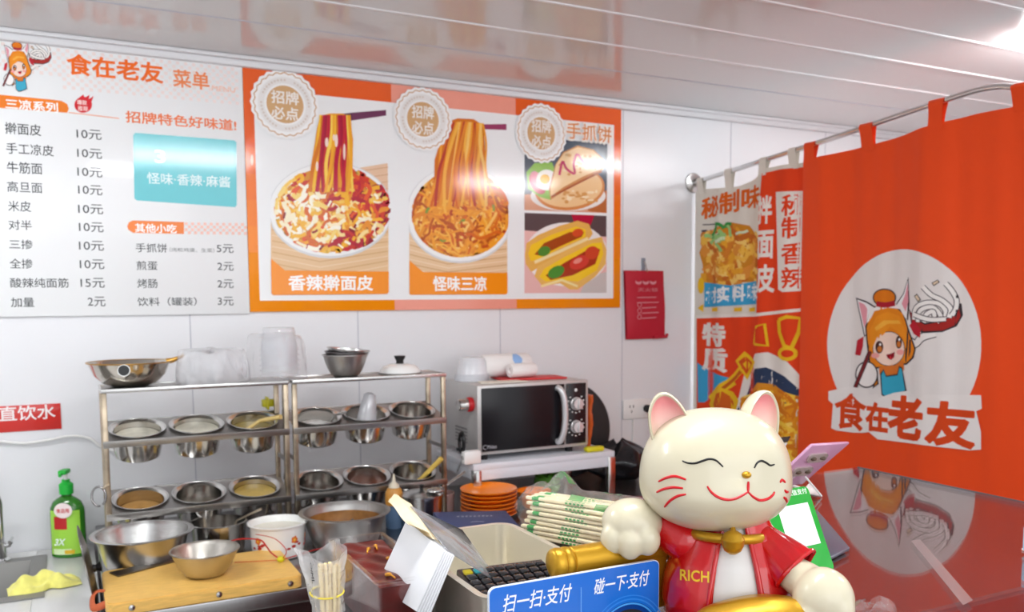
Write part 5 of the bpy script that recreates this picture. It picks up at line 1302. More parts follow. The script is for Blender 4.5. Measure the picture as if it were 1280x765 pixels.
# green pay sign
BR, TR = Zp(1044, 713, CT+.001), W(1009, 607, 2.03); BLq = Zp(948, 738, CT+.001)
TL = BLq+(TR-BR)
t = thing('green_pay_sign', 'green pay sign with white lettering and a white square, leaning behind the cat', 'sign', (BR+BLq)/2)
gx = (BR-BLq); gw = gx.length; gx = gx/gw; gy = (TL-BLq); gh = gy.length; gy = gy/gh; gn = gx.cross(gy).normalized()
if gn.dot(CP-BR) < 0: gn = -gn
GM = frame(BLq, gx, gy, gn)
b = B(); b.prism(rrect(gw, gh, .014), -.004, 0, M_('green_acrylic', '#0b9826', rough=.12, coat=.4), GM); part('plate', b, t, True)
def gst(px, py):
    d_ = ray(px, py); k = (BLq-CP).dot(gn)/d_.dot(gn); q_ = CP+d_*k-BLq; return (q_.dot(gx), q_.dot(gy))
d = Deco(gst, lambda s_, v, L: GM @ Vector((s_, v, .0006+L)), ink=lambda h: M_('ink_'+h[1:], h, rough=.2))
c1 = gst(1006, 655); c2 = gst(1024, 708); sz = abs(c1[1]-c2[1])
d.lay([(c1[0]-sz, c1[1]), (c1[0], c1[1]), (c1[0], c1[1]-sz), (c1[0]-sz, c1[1]-sz)], [[0, 1, 2, 3]], '#f2f2f2')
a = gst(1003.5, 643); g, f_ = glyphs('使用微信支付', .01); hh = .0145; ww = .1
d.lay([(a[0]-ww+u*ww, a[1]+v*hh-.002) for u, v in g], f_, '#eef6ee'); d.part('print', t)

# ================================================================== left of the cat on the counter
# steel food pan
PX0, PX1, PY0, PY1, PZ = .655, .95, -1.755, -1.262, 1.052
t = thing('food_pan', 'deep stainless steel food pan on the counter behind the blue sign', 'food pan', ((PX0+PX1)/2, (PY0+PY1)/2, CT))
def rr4(x0, x1, y0, y1, r, n=6): return [(x0+a, y0+c) for a, c in rrect(x1-x0, y1-y0, r, n)]
def loft(b, rings, mat, cap0=False, cap1=False):
    n = len(rings[0]); vs = [p for r in rings for p in r]; fs = []
    for j in range(len(rings)-1):
        for i in range(n): k = (i+1) % n; fs.append((j*n+i, j*n+k, (j+1)*n+k, (j+1)*n+i))
    if cap0: fs.append(tuple(range(n)))
    if cap1: fs.append(tuple((len(rings)-1)*n+i for i in range(n)))
    return b.add(vs, fs, mat, True)
def pan(b, x0, x1, y0, y1, z0, z1, r, mat, rim=.012, th=.002, tap=.008):
    R3 = lambda d_, z, rr_: [(x, y, z) for x, y in rr4(x0+d_, x1-d_, y0+d_, y1-d_, max(rr_, .003))]
    loft(b, [R3(tap+rim, z0, r-.02), R3(rim, z1-.004, r-.008), R3(.001, z1-.004, r), R3(0, z1-.001, r), R3(.002, z1, r), R3(rim+th, z1-.001, r-.01), R3(tap+rim+th, z0+.01, r-.02), R3(tap+rim+.012, z0+th, r-.028)], mat, True, True)
b = B(); pan(b, PX0, PX1, PY0, PY1, LS+.001, PZ, .045, M_('pan_steel', '#ece6d6', rough=.32, metal=.75)); part('pan', b, t, True)
# keypad in the pan
k0 = Zp(600, 690, 1.058); 
kb = thing('keypad', 'black calculator with rows of glossy keys lying in the front of the steel pan', 'calculator', (.78, -1.63, CT+.005))
o_ = Zp(622, 700, 1.05); ang = math.radians(-14)
KM = Matrix.Translation((.775, -1.625, 1.036)) @ Matrix.Rotation(math.radians(-6), 4, 'Z') @ Matrix.Rotation(math.radians(7), 4, 'X')
b = B(); b.box(-.095, .095, -.075, .07, -.018, .004, M_('dark_plum_plastic', '#2c2328', rough=.35), .004, 2, KM); part('body', b, kb, True)
keym = M_('black_key', '#1e1f22', rough=.12, coat=.6)
for i in range(8):
    for j in range(5):
        x = -.08+i*.0225; y = -.06+j*.025
        col = keym
        if i == 0 and j == 4: col = M_('yellow_key', '#e3cc24', rough=.25)
        if i == 1 and j == 4: col = M_('cyan_key', '#35b6c4', rough=.25)
        b = B(); b.box(x-.0095, x+.0095, y-.0095, y+.0095, .0045, .0115, col, .0035, 2, KM); part('key', b, kb, True)
# acrylic box of chilli sauce
AX0, AX1, AY0, AY1 = .512, .645, -1.565, -1.21
t = thing('acrylic_box', 'clear acrylic box with thick rim on the counter holding red chilli oil', 'container', ((AX0+AX1)/2, (AY0+AY1)/2, CT))
b = B()
R3 = lambda d_, z: [(x, y, z) for x, y in rr4(AX0+d_, AX1-d_, AY0+d_, AY1-d_, .012-d_*.5, 4)]
loft(b, [R3(.006, LS+.001), R3(.006, 1.045), R3(0, 1.046), R3(0, 1.051), R3(.009, 1.051), R3(.010, LS+.004)], acryl, True, True); part('box', b, t, True)
cm = M_('chilli_oil', '#5e0f08', rough=.3, coat=.0, var=.5, vscale=28, bump=.25, bscale=40)
b = B(); R4 = lambda d_, z: [(x, y, z) for x, y in rr4(AX0+.0105+d_, AX1-.0105-d_, AY0+.0105+d_, AY1-.0105-d_, .007, 4)]
loft(b, [R4(0, LS+.0045), R4(0, 1.036)], cm, True, False)
rn = random.Random(6)
b.grid(lambda u, v: (AX0+.0106+u*(AX1-AX0-.0212), AY0+.0106+v*(AY1-AY0-.0212), 1.036+.004*math.sin(9*u+5*v)*math.sin(7*v*3+u)), 20, 40, cm)
single('chilli_oil', b, 'dark red chilli oil inside the clear acrylic box', 'sauce', kind='stuff')
for k in range(5):
    x = rn.uniform(AX0+.03, AX1-.03); y = rn.uniform(AY0+.06, AY1-.04)
    b = B(); a = rn.uniform(0, 3); b.tube(smooth([(x-.014*math.cos(a), y-.014*math.sin(a), 1.040), (x, y, 1.0445), (x+.016*math.cos(a), y+.014*math.sin(a), 1.041)], 4), [.002]*4+[.004]*4+[.002], M_('dried_chilli', '#a63214' if k % 2 else '#c98a2c', rough=.25), 8)
    single('chilli_piece', b, 'small piece of chilli floating in the red oil', 'chilli', 'chilli pieces in the oil')
# napkin tent: leaning white card stack and grey plate
bf, bn = Zp(472, 732, CT), Zp(522, 765, CT)
yn, yf = bn.y, bf.y
rn_, rf = Yp(556, 689, yn), Yp(509, 651, yf)
t = thing('card_stack', 'stack of white cards leaning up against the grey clear plate', 'cards', (bf+bn)/2)
wc = M_('white_card', '#e6e7ea', rough=.35)
nrm = (bn-bf).cross(rf-bf).normalized()
if nrm.x > 0: nrm = -nrm
for k in range(6):
    off = -nrm*(.0038*k); sh = Vector((0, -.004*k, -.0)) if k else Vector((0, 0, 0))
    q = [bf+off+sh, bn+off+sh, rn_+off+sh*.6, rf+off+sh*.6]
    b = B(); b.slab(q, .0028, wc, .0008); part('card', b, t, True)
t2 = thing('clear_plate', 'grey translucent plate sloping over the edge of the steel pan', 'plate', (rn_+rf)/2-Vector((0, 0, .1)))
r1, r2 = Yp(578, 662, yf), Yp(627, 730, yn)
gp = clear('grey_clear', '#b7bbc2', .42, .06)
b = B(); b.slab([Yp(513, 632, yf+.02), r1, r2, rn_+Vector((.006, 0, .002))], .003, gp, .0008); part('plate', b, t2, True)
# napkins
t3 = thing('napkin_stack', 'fan of thin tan napkins sticking out between white cards and grey plate', 'napkins', rf-Vector((0, 0, .1)))
nm = M_('tan_napkin', '#e9d8b4', rough=.85, var=.08, vscale=60)
for k in range(9):
    u = k/8; b = B()
    p0_, p1_ = Yp(485+k*1., 627-k, yf+.075), Yp(493+k*2.6, 617+k*1.8, yf+.06)
    p2_, p3_ = Yp(535+k*1.6, 666+k*1.3, yn+.06), Yp(510+k*4, 655+k*2.4, yn+.075)
    b.grid(lambda s_, v: (lambda P: P+Vector((0, 0, .003*math.sin(6*v+k))))(p0_*(1-s_)*(1-v)+p1_*s_*(1-v)+p2_*s_*v+p3_*(1-s_)*v), 4, 12, nm); part('napkin', b, t3, True)
# bundle of sticks in a clear bag
c = Zp(412, 768, CT); s0_ = None
for k in range(14):
    a = rnd.uniform(0, 6.28); r_ = .017*math.sqrt((k+.5)/14); a = k*2.4
    pos = (c.x+r_*math.cos(a), c.y+r_*math.sin(a), CT+.0015); h = .094+.006*((k*7) % 5)/4
    lab = 'pale wooden stick upright in the clear bag at the left end of the counter'
    if s0_ is None:
        s0_ = single('wooden_stick', B().tube([(0, 0, 0), (0, 0, .1)], .0032, M_('pale_stick', '#e6cf96', rough=.6), 8), lab, 'stick', 'sticks in the clear bag', loc=(0, 0, 0)); s0_.location = pos
    else: o = dup(s0_, pos, (.04*math.sin(a), .04*math.cos(a), 0)); o.scale = (1, 1, h/.1)
t = thing('stick_bag', 'crinkled clear bag with black print around the pale wooden sticks', 'bag', (c.x, c.y, CT))
def sbag(u, v):
    a = 2*PI*u; q = (.026+.016*v*v) if v < .45 else .026+.00324+.02*(v-.45)
    q *= 1+.12*math.sin(5*a+4*v)+.07*math.sin(11*a-7*v)
    lean = -.016*v
    return (c.x+q*1.1*math.cos(a)+lean, c.y+q*math.sin(a), CT+.001+.125*v*(1+.12*math.sin(2*a+1)*v))
b = B(); b.grid(sbag, 60, 22, clear('crinkle_bag', '#ffffff', .3, .1, .8, 60, ior=1.3), wrap=True); part('film', b, t, True)
b = B(); b.tube([(c.x+.0315*math.cos(a*PI/16)-.004, c.y+.0285*math.sin(a*PI/16), CT+.045+.004*math.sin(a*PI/16)) for a in range(33)], .0018, M_('yellow_band', '#e5d04a', rough=.5), 6); part('rubber_band', b, t, True)
d = Deco(lambda x, y: (x, y), lambda s_, v, L: sbag(s_, v), ink=lambda h: M_('ink_black', '#26282c', rough=.5))
g, f_ = glyphs('OIML', .01); d.lay([(.62+.02*v, .86-.3*u) for u, v in g], f_, 'x')
d.st3 = lambda s_, v, L: Vector(sbag(s_, v))+Vector((-.0012, -.0012, 0)); d.part('print', t)
# chopsticks in paper sleeves inside a clear bag
La, Ra = Zp(664, 640, 1.05), Zp(806, 664, 1.05)
ax = (Ra-La); ax.z = 0; ln = ax.length; an = math.atan2(ax.y, ax.x); mid = (La+Ra)/2; mid.z = CT
SL = min(ln, .29)
slv = M_('paper_sleeve', '#f0e2bd', rough=.6, var=.06, vscale=40); grn = M_('ink_green', '#2f9e4a', rough=.6)
cs0 = None; rn = random.Random(21); n_row = [9, 9, 8, 8, 8, 7, 7, 6, 5]; cnt = 0
for r_i, nr in enumerate(n_row):
    for k in range(nr):
        dy = (k-(nr-1)/2)*.0148+rn.uniform(-.002, .002); dx = rn.uniform(-.008, .008); z = CT+.0035+r_i*.0112
        pos = Vector((mid.x, mid.y, z))+Vector((math.cos(an)*dx-math.sin(an)*dy, math.sin(an)*dx+math.cos(an)*dy, 0))
        rot = (rn.uniform(-.12, .12), 0, an+rn.uniform(-.06, .06)); lab = 'paper sleeved pair of chopsticks with green print in the clear bag'
        if cs0 is None:
            cs0 = thing('wrapped_chopsticks', lab, 'chopsticks', (0, 0, 0), 0, 'wrapped chopsticks in the clear bag')
            part('sleeve', B().box(-SL/2, SL/2, -.0062, .0062, 0, .0085, slv, .003), cs0)
            b = B(); b.box(-SL*.44, -SL*.36, -.0065, .0065, -.0003, .0088, grn, .003); part('green_band', b, cs0)
            b = B(); dd = random.Random(3)
            for j in range(5): b.box(-.03+j*.011, -.023+j*.011, -.0030, .0030, .0084, .0088, grn); b.box(-.03+j*.011, -.023+j*.011, -.0066, -.0061, .002, .0065, grn)
            part('print', b, cs0)
            for q in (): part('stick_end', B().box(-SL/2-.012, -SL/2+.001, q-.0028, q+.0028, .003, .0085, wood_h, .001), cs0)
            cs0.location = pos; cs0.rotation_euler = rot
        else:
            dup(cs0, pos, (rot[0], 0, rot[2]+(PI if cnt % 3 == 1 else 0)))
        cnt += 1
t = thing('chopstick_bag', 'clear plastic bag with green print wrapped round the paper sleeved chopsticks', 'bag', (mid.x, mid.y, CT), an)
rn = random.Random(31); ph = [rn.uniform(0, 6) for _ in range(9)]
def cbag(u, v):
    x = -SL/2-.03+(SL+.05)*v; a = 2*PI*u; e = 1
    if v < .1: e = .55+4.5*v
    yy = .076*e*math.copysign(abs(math.cos(a))**.7, math.cos(a)); zz = .059*math.copysign(abs(math.sin(a))**.75, math.sin(a))
    w_ = 1+.035*math.sin(6*a+ph[0]+9*v)+.03*math.sin(11*a+ph[1]-14*v)
    top = 0
    if math.sin(a) > 0: top = .045*math.exp(-((v-.30)/.07)**2)*math.sin(a)**4+.018*math.exp(-((v-.05)/.05)**2)*math.sin(a)**2
    return (x+.012*math.sin(3*a+ph[2])*(1 if v < .05 else .2), yy*w_, max(.001, .061+zz*w_*e+top))
b = B(); b.grid(cbag, 64, 40, cl_bag, wrap=True); part('film', b, t)
for u0_, v0 in ((.30, .45), (.2, .25), (.36, .7), (.16, .62)):
    b = B(); b.grid(lambda u, v: Vector(cbag(u0_+u*.05, v0+v*.12))*1.0+Vector((0, 0, .0015)), 6, 8, clear('bag_green_print', '#2fa856', .65, .3)); part('green_print', b, t)

# ================================================================== fortune cat
DC = 1.65; PXM = DC/FPX
base = W(905, 700, DC); base.z = CT
bet = YAW+math.atan((905-640)/FPX)
CX = Vector((math.cos(bet), -math.sin(bet), 0)); CY = Vector((-math.sin(bet), -math.cos(bet), 0)); CZV = Vector((0, 0, 1))
CM = frame(Vector((base.x, base.y, CT)), CX, CY, CZV)        # x to the viewer's right, y towards the viewer, z up (left handed on purpose)
cat = thing('fortune_cat', 'cream fortune cat figure in a red vest holding a gold scroll, smiling with closed eyes', 'figurine', (base.x, base.y, CT))
def LX(px): return (px-905)*PXM
def LZ(py): return W(905, py, DC).z-CT
def remesh(b, vox, it=6, M=None):
    me = b.mesh('tmp'); o = bpy.data.objects.new('tmp', me); COL.objects.link(o)
    m = o.modifiers.new('r', 'REMESH'); m.mode = 'VOXEL'; m.voxel_size = vox
    m2 = o.modifiers.new('s', 'SMOOTH'); m2.iterations = it; m2.factor = .5
    dg = bpy.context.evaluated_depsgraph_get(); e = bpy.data.meshes.new_from_object(o.evaluated_get(dg))
    vs = [v.co.copy() for v in e.vertices]; fs = [list(p.vertices) for p in e.polygons]
    bpy.data.objects.remove(o); bpy.data.meshes.remove(e); return vs, fs
# head
HC = Vector((LX(892), 0, LZ(583))); HA, HD, ZW, HT, HB = .1405, .125, -.026, .138, .089
TH = math.radians(21)
HM = CM @ Matrix.Translation(HC) @ Matrix.Rotation(-TH, 4, 'Z')
def headp(u, v):
    t = -PI/2+PI*v; a = 2*PI*u
    if t >= 0: q = 2.35; z = HT*math.sin(t)**(2/q) if t < PI/2 else HT; w_ = max(0, math.cos(t))**(2/q)
    else: q = 2.15; z = -HB*abs(math.sin(t))**(2/q); w_ = max(0, math.cos(t))**(2/q)
    x = HA*w_*math.copysign(abs(math.cos(a))**.94, math.cos(a)); y = HD*w_*math.copysign(abs(math.sin(a))**.94, math.sin(a)); z += ZW
    if y > 0:
        g = math.exp(-((x/.045)**2+((z+.036)/.026)**2)); y += .011*g
        g2 = math.exp(-((x/.02)**2+((z+.014)/.014)**2)); y += .006*g2
        ch = math.exp(-(((abs(x)-.075)/.04)**2+((z+.04)/.03)**2)); y += .006*ch
    return Vector((x, y, z))
hb = B(); hb.grid(headp, 96, 64, catw, M=HM, wrap=True)
part('head', hb, cat, True)
tri = BVHTree.FromPolygons(hb.v, hb.f)
def hit(tree, px, py, off=.0006, dpt=None):
    d_ = ray(px, py).normalized(); h = tree.ray_cast(CP, d_)
    return (h[0], h[1] if h[1].dot(d_) < 0 else -h[1]) if h[0] else None
def strokes(name, lines, mat, r, lab=None):
    b = B()
    for pts in lines:
        P = smooth([Vector((x, y, 0)) for x, y in pts], 6); o = []
        for p in P:
            h = hit(tri, p.x, p.y)
            if h: o.append(h[0]+h[1]*.0002)
        n = len(o)
        if n > 2: b.tube(o, [r*(.45+.55*math.sin(PI*min(.97, max(.03, i/(n-1))))**.5) for i in range(n)], mat, 8)
    part(name, b, cat, True, lab)
z5 = lambda pts: [(640+x/2.684, 480+y/2.684) for x, y in pts]
strokes('eye', [z5([(572, 258), (590, 265), (615, 266), (640, 258), (662, 252), (685, 257), (708, 278)])], blackline, .0021)
strokes('eye', [z5([(813, 282), (822, 265), (836, 258), (852, 264), (866, 273), (880, 270)])], blackline, .0021)
strokes('mouth', [z5([(655, 343), (668, 362), (690, 379), (720, 388), (750, 384), (775, 372), (792, 362)]), z5([(793, 328), (792, 345), (792, 362)]), z5([(792, 362), (808, 378), (832, 390), (858, 385), (875, 372), (880, 362)])], redline, .0026)
for ln_ in ([(492, 327), (520, 314), (550, 310), (584, 321)], [(486, 363), (510, 352), (540, 347), (574, 350)], [(512, 412), (530, 392), (556, 376), (584, 370)], [(899, 330), (906, 322), (916, 330)], [(914, 356), (920, 362), (926, 362)], [(911, 380), (918, 386), (922, 396)]):
    strokes('whisker', [z5(ln_)], redline, .0026)
h = hit(tri, 932.8, 593.6)
b = B(); b.ball(h[0]+h[1]*.001, .0085, .0085, .0062, gold, nu=20, nv=12); part('nose', b, cat, True)
# ears
pinkm = bpy.data.materials.new('ear_pink'); pinkm.use_nodes = True; nt = pinkm.node_tree; bs = nt.nodes['Principled BSDF']; bs.inputs['Roughness'].default_value = .3
tc = nt.nodes.new('ShaderNodeTexCoord'); sp = nt.nodes.new('ShaderNodeSeparateXYZ'); rp = nt.nodes.new('ShaderNodeValToRGB')
rp.color_ramp.elements[0].color = lin('#f3e3cc'); rp.color_ramp.elements[0].position = .1; rp.color_ramp.elements[1].color = lin('#e68f92'); rp.color_ramp.elements[1].position = .85
nt.links.new(tc.outputs['Generated'], sp.inputs[0]); nt.links.new(sp.outputs[2], rp.inputs[0]); nt.links.new(rp.outputs[0], bs.inputs['Base Color'])
def ear(side):
    out = smooth([Vector(p) for p in ((-.038, -.02, 0), (-.040, .015, 0), (-.034, .05, 0), (-.018, .074, 0), (.0, .080, 0), (.016, .070, 0), (.031, .044, 0), (.038, .012, 0), (.037, -.02, 0))], 5)
    out = [(p.x*side*-1, p.y) for p in out]; n = len(out); cx, cz = 0, .022
    def ring(sc, y): return [((x-cx)*sc+cx, y, (z-cz)*sc+cz) for x, z in out]
    M = HM @ Matrix.Translation((side*.083, .0, .066)) @ Matrix.Rotation(-side*math.radians(16), 4, 'Z') @ Matrix.Rotation(side*math.radians(13), 4, 'Y') @ Matrix.Rotation(math.radians(6), 4, 'X')
    def lo(rings, mat):
        vs = [p for r in rings for p in r]; fs = []
        for j in range(len(rings)-1):
            for i in range(n): k = (i+1) % n; fs.append((j*n+i, j*n+k, (j+1)*n+k, (j+1)*n+i))
        fs.append(tuple((len(rings)-1)*n+i for i in range(n))); return B().add(vs, fs, mat, True, M)
    b = lo([ring(.84, .008), ring(.88, .0125), ring(.93, .014), ring(.98, .011), ring(1, .004), ring(.98, -.008), ring(.88, -.022), ring(.6, -.032), ring(.2, -.036)], catw)
    o = part('ear', b, cat, True)
    b = lo([ring(.86, .0105), ring(.80, .004), ring(.6, -.003), ring(.3, -.006)], pinkm); p_ = part('inner_ear', b, o, True, angle=60)
ear(-1); ear(1)
# torso
BC = Vector((LX(915), -.005, 0)); HZ = HC.z+ZW-HB
def tor(zr): 
    T = [(0, .118, .098), (.03, .124, .104), (.07, .118, .1), (.11, .102, .088), (.145, .08, .07), (.17, .06, .055), (.19, .05, .05)]
    for (a, w0, d0), (b_, w1, d1) in zip(T, T[1:]):
        if a <= zr <= b_: u = (zr-a)/(b_-a); u = u; return w0+(w1-w0)*u, d0+(d1-d0)*u
    return T[-1][1:]
tz = max(.172, HZ+.03)
def torp(u, v, off=0., ph=None):
    z = .001+(tz-.001)*v; w_, d_ = tor(z*.19/ tz if tz > .19 else z); a = ph if ph is not None else 2*PI*u
    return Vector((BC.x+(w_+off)*math.sin(a), BC.y+(d_+off)*math.cos(a), z))
b = B(); b.grid(torp, 64, 30, M_('white_belly', '#dbd9d6', rough=.3, coat=.2), M=CM, wrap=True); part('torso', b, cat, True)
# vest with a front opening
def vest(u, v):
    o0 = .29-.03*v; o1 = .40-.06*v
    a = o1+(2*PI-o0-o1)*u; e = min(u, 1-u)
    off = .007+.004*min(1, e/.03)+.0016*math.sin(34*u+3*v)*math.sin(PI*v)*min(1, e/.05)+.0035*math.sin(13*u+5*v)*(1-v)
    if e < 1e-6: off = .001
    return torp(0, v*.96, off, a)
vb = B(); vb.grid(vest, 110, 30, vestred, M=CM); part('vest', vb, cat, True)
b = B()
for sgn, u_ in ((1, .006), (-1, .994)):
    b.tube([CM @ (vest(u_, v/16)+Vector((0, .001, 0))) for v in range(17)], .0042, vestred, 10)
part('vest_edging', b, cat, True)
# sleeves and arms
def limb(pts, rad, mat, vox=.004, it=6, extra=()):
    b = B(); P = smooth([Vector(p) for p in pts], 6); n = len(P)
    rr_ = [rad[0]+(rad[-1]-rad[0])*i/(n-1) if len(rad) == 2 else None for i in range(n)]
    if len(rad) > 2:
        for i in range(n):
            f_ = i/(n-1)*(len(rad)-1); k = min(int(f_), len(rad)-2); rr_[i] = rad[k]+(rad[k+1]-rad[k])*(f_-k)
    b.tube(P, rr_, mat, 20); b.ball(P[0], rr_[0], rr_[0], rr_[0], mat); b.ball(P[-1], rr_[-1], rr_[-1], rr_[-1], mat)
    for e in extra: b.ball(*e, mat)
    vs, fs = remesh(b, vox, it); return B().add(vs, fs, mat, True, CM)
def LP(px, py, dy): # local point seen at the pixel, dy in front of the figure's plane
    o = CM.translation; n_ = CY; d_ = ray(px, py); k = ((o+CY*dy)-CP).dot(n_)/d_.dot(n_); P = CP+d_*k-o
    return Vector((P.dot(CX), P.dot(CY), P.z))
sh = LP(962, 686, .03); cu = LP(993, 714, .055)
sb_ = B()
def sleeve(u, v):
    a = 2*PI*u; ax_ = (cu-sh); L_ = ax_.length; t_ = ax_.normalized(); n1 = t_.cross(Vector((0, 1, 0))).normalized(); n2 = t_.cross(n1)
    r_ = .030+.012*v+.003*math.sin(3*a+1)*v+.0012*math.sin(12*a+3*v)
    return sh-t_*.02+t_*(L_+.02)*v+n1*(r_*1.12*math.cos(a))+n2*(r_*math.sin(a))
sb_.grid(sleeve, 48, 14, vestred, M=CM, wrap=True); sb_.ball(CM @ (sh-(cu-sh).normalized()*.015), .033, .033, .033, vestred)
sb_.tube([CM @ sleeve(k/48, 1) for k in range(49)], .004, vestred, 8); part('sleeve', sb_, cat, True)
e0 = LP(983, 712, .05); e1 = LP(1008, 728, .085); e2 = LP(1027, 746, .11)
ex_ = [((e2.x+.002, e2.y+.008, e2.z-.002), .052, .052, .056), ((e2.x+.026, e2.y+.025, e2.z-.012), .026, .032, .034), ((e2.x-.02, e2.y+.03, e2.z-.024), .026, .03, .03), ((e2.x+.004, e2.y+.036, e2.z-.03), .025, .028, .034)]
part('arm', limb([e0, e1, e2], [.03, .036, .042], catw, .0045, 5, ex_), cat, True)
# scroll
SY = -1.795
ra, rb_ = Yp(688, 703, SY), Yp(850, 681, SY); zc = (ra.z+rb_.z)/2
RRR = .0285
sc_ = B(); Mx = Matrix.Translation((ra.x, SY, zc)) @ Matrix.Rotation(PI/2, 4, 'Y'); LL = rb_.x-ra.x
pr = [(0, 0), (.017, 0), (.021, .002), (.025, .004), (.0275, .008), (.0285, .014), (.0275, .021), (.024, .024), (.0275, .027), (.0285, .032), (.0275, .038), (.024, .041), (.0265, .043)]
full = pr+[(.0265, LL-.043)]+[(r_, LL-z_) for r_, z_ in reversed(pr)]
sc_.lathe(full, gold, 40, Mx); part('scroll', sc_, cat, True)
bx1 = Yp(832, 730, SY-.02).x
b = B(); b.box(ra.x+.05, bx1, SY-.0225, SY-.0165, CT+.002, zc, gold, .001); part('scroll_banner', b, cat, True)
# raised paw closed over the scroll, with the arm behind
pw = Yp(790, 654, SY-.012); o = CM.translation
def toL(P): P = Vector(P)-o; return Vector((P.dot(CX), P.dot(CY), P.z))
pl_ = toL(pw); sh2 = LP(850, 668, .02)
k_ = PXM*.98
ex_ = [((pl_.x, pl_.y, pl_.z+.002), .058, .050, .046), ((pl_.x-.032, pl_.y+.026, pl_.z-.024), .025, .025, .031), ((pl_.x+.000, pl_.y+.034, pl_.z-.028), .025, .025, .033), ((pl_.x+.031, pl_.y+.027, pl_.z-.022), .025, .025, .031)]
w0_ = pl_+Vector((.022, -.03, .004))
part('arm', limb([w0_, (w0_+pl_)/2, pl_], [.034, .036, .040], catw, .004, 4, ex_), cat, True)
q0 = sh2+Vector((.012, -.012, -.012)); q1 = w0_+Vector((.012, -.016, -.002))
b = B(); b.tube([CM @ (q0+(q1-q0)*k/8) for k in range(9)], [.046-.006*k/8 for k in range(9)], vestred, 28); b.ball(CM @ q0, .046, .046, .044, vestred); b.tube([CM @ (q1-(q1-q0).normalized()*.003), CM @ (q1+(q1-q0).normalized()*.004)], .0425, vestred, 28); part('sleeve', b, cat, True)
# collar and bell
cz_2 = LZ(664)
def col(a): 
    w_, d_ = .07, .068
    return CM @ Vector((BC.x-.008+w_*math.sin(a), BC.y+.012+d_*math.cos(a), cz_2+.007*math.cos(a)))
b = B(); b.tube([col(2*PI*k/64) for k in range(65)], .0085, gold, 12, flat=1.1); part('collar', b, cat, True)
bp = LP(916, 678, .092)
b = B(); Mb = CM @ Matrix.Translation(bp)
b.lathe([(0, -.0195), (.006, -.0185), (.0135, -.013), (.0175, -.004), (.0178, .002), (.0185, .003), (.0185, .006), (.0172, .007), (.014, .014), (.007, .0185), (0, .02)], gold, 32, Mb @ Matrix.Scale(1.12, 4)); b.tube([bp+Vector((0, 0, .018)), bp+Vector((0, -.01, .022))], .005, gold, 8, M=CM)
part('bell', b, cat, True)
b = B(); b.ball(CM @ (bp+Vector((.006, .0145, -.006))), .0026, .0026, .0026, M_('bell_hole', '#5a3a08', rough=.5), nu=12, nv=8); part('bell_slot', b, cat, True)
# RICH on the vest
vt = BVHTree.FromPolygons(vb.v, vb.f)
g, f_ = glyphs('RICH', .018); vs = []; ok = True
for u, v in g:
    px_ = 850.5+u*36; py_ = 725.5+u*3.2-v*(14.2+u*.3)
    h = hit(vt, px_, py_); vs.append((h[0]+h[1]*(.0009+.0004*HS[id(f_)][len(vs)])) if h else Vector((0, 0, 0))); ok = ok and bool(h)
vs2 = []
b = B(); b.add(vs, f_, M_('yellow_paint', '#eec62a', rough=.3), True); part('lettering', b, cat, True)
# gold ingot held in front
gi = LP(955, 800, .16); gi.z = .0
def ingot(u, v):
    a = 2*PI*u; t_ = PI/2*v; w_ = math.cos(t_)**.75; x = .14*w_*math.cos(a); y = .066*w_*math.sin(a); z = .081*math.sin(t_)**.85
    z *= 1-.10*math.exp(-((x+.09)/.05)**2); z += .004*math.exp(-((y-.01)/.012)**2)*v
    return Vector((gi.x+.012+x, gi.y-.03+y, .001+z))
b = B(); b.grid(ingot, 72, 24, gold, M=CM, wrap=True); part('gold_ingot', b, cat, True)

# ================================================================== blue pay sign in front of the scroll
SGY = -1.845
a0, a1 = Yp(611, 737, SGY), Yp(824, 698, SGY); ztp = (a0.z+a1.z)/2
wS, hS = a1.x-a0.x, ztp-CT-.001
t = thing('blue_pay_sign', 'blue pay sign with white lettering standing in front of the gold scroll', 'sign', ((a0.x+a1.x)/2, SGY, CT))
SM = frame(Vector((a0.x, SGY, CT+.001)), Vector((1, 0, 0)), Vector((0, 0, 1)), Vector((0, -1, 0)))
b = B(); b.prism(rrect(wS, hS, .012), -.006, 0, M_('white_edge_acrylic', '#e4ecf6', rough=.15), SM); part('plate', b, t, True)
b = B(); b.prism([(.0012+x*(wS-.0024)/wS, .0012+y*(hS-.0024)/hS) for x, y in rrect(wS, hS, .012)], 0.0, .0008, M_('ink_blue', '#176fd6', rough=.2, coat=.3), SM); part('blue_face', b, t, True)
d = Deco(lambda x, y: (Yp(x, y, SGY).x-a0.x, Yp(x, y, SGY).z-CT-.001), lambda s_, v, L: SM @ Vector((s_, v, .0010+L)), ink=lambda h: M_('ink_'+h[1:], h, rough=.2))
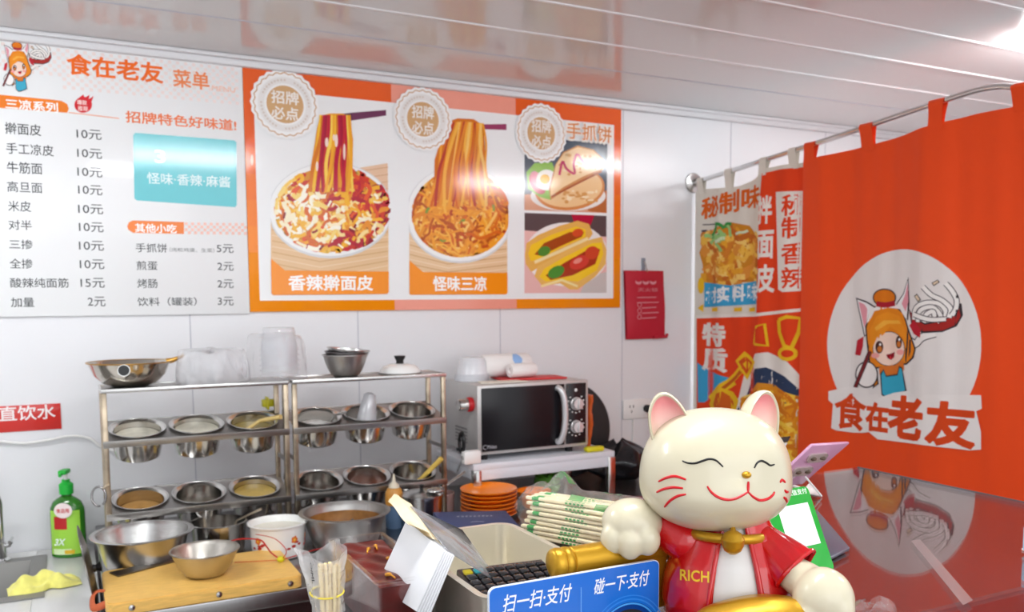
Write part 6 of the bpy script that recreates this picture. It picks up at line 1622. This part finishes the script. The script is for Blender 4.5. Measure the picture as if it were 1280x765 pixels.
d.text('扫一扫·支付', 627, 767, 712, 23, '#f4f8ff', .012, slant=.18); d.text('碰一下·支付', 741, 744, 809, 20, '#f4f8ff', .012, slant=.18)
l0, l1 = d.px(725.5, 734), d.px(725.5, 766)
d.lay([(l0[0], CT*0), (l0[0]+.0018, 0), (l0[0]+.0018, l0[1]), (l0[0], l0[1])], [[0, 1, 2, 3]], '#6aa9ee'); d.part('lettering', t)
d = Deco(lambda x, y: (Yp(x, y, SGY).x-a0.x, Yp(x, y, SGY).z-CT-.001), lambda s_, v, L: SM @ Vector((s_, v, .0010+L)), ink=lambda h: M_('ink_'+h[1:], h, rough=.2))
cp = d.px(784, 800); top_ = d.px(784, 753)
R0 = max(.03, top_[1]-cp[1])
def arcd(r0_, r1_, col):
    vs = []; fs = []; n = 48
    for k in range(n+1):
        a = PI*k/n
        for r_ in (r0_, r1_): vs.append((cp[0]+r_*math.cos(a), max(.002, cp[1]+r_*math.sin(a))))
    d.lay(vs, [[2*k, 2*k+1, 2*k+3, 2*k+2] for k in range(n)], col)
arcd(0, R0, '#0b3f8e'); arcd(R0*1.16, R0*1.19, '#2f86e4'); arcd(R0*1.06, R0*1.1, '#2f86e4'); arcd(R0*.94, R0*.985, '#4aa2f2'); arcd(0, R0*.82, '#2e2f33'); d.part('tap_ring', t)
d = Deco(lambda x, y: (x, y), lambda s_, v, L: SM @ Vector((s_, v, .0010+L)), ink=lambda h: M_('ink_'+h[1:], h, rough=.2))

# the counter and what stands on it are scaled down about the camera position;
# the front left corner moves toward the camera (glass top at 1.20 m) and every piece shrinks with it
KS = 2/3; CORNER = Vector((.37, -2.36, 1.0)); CORNER_SCALED = Vector((.24667, -2.62333, 1.2))
done = set()
for o in list(COL.objects):
    if o in BEFORE or o.type not in ('MESH', 'EMPTY'): continue
    if o.parent is None: o.location = CORNER_SCALED+(o.location-CORNER)*KS
    if o.type == 'MESH' and o.data not in done:
        done.add(o.data); o.data.transform(Matrix.Scale(KS, 4)); o.data.update()
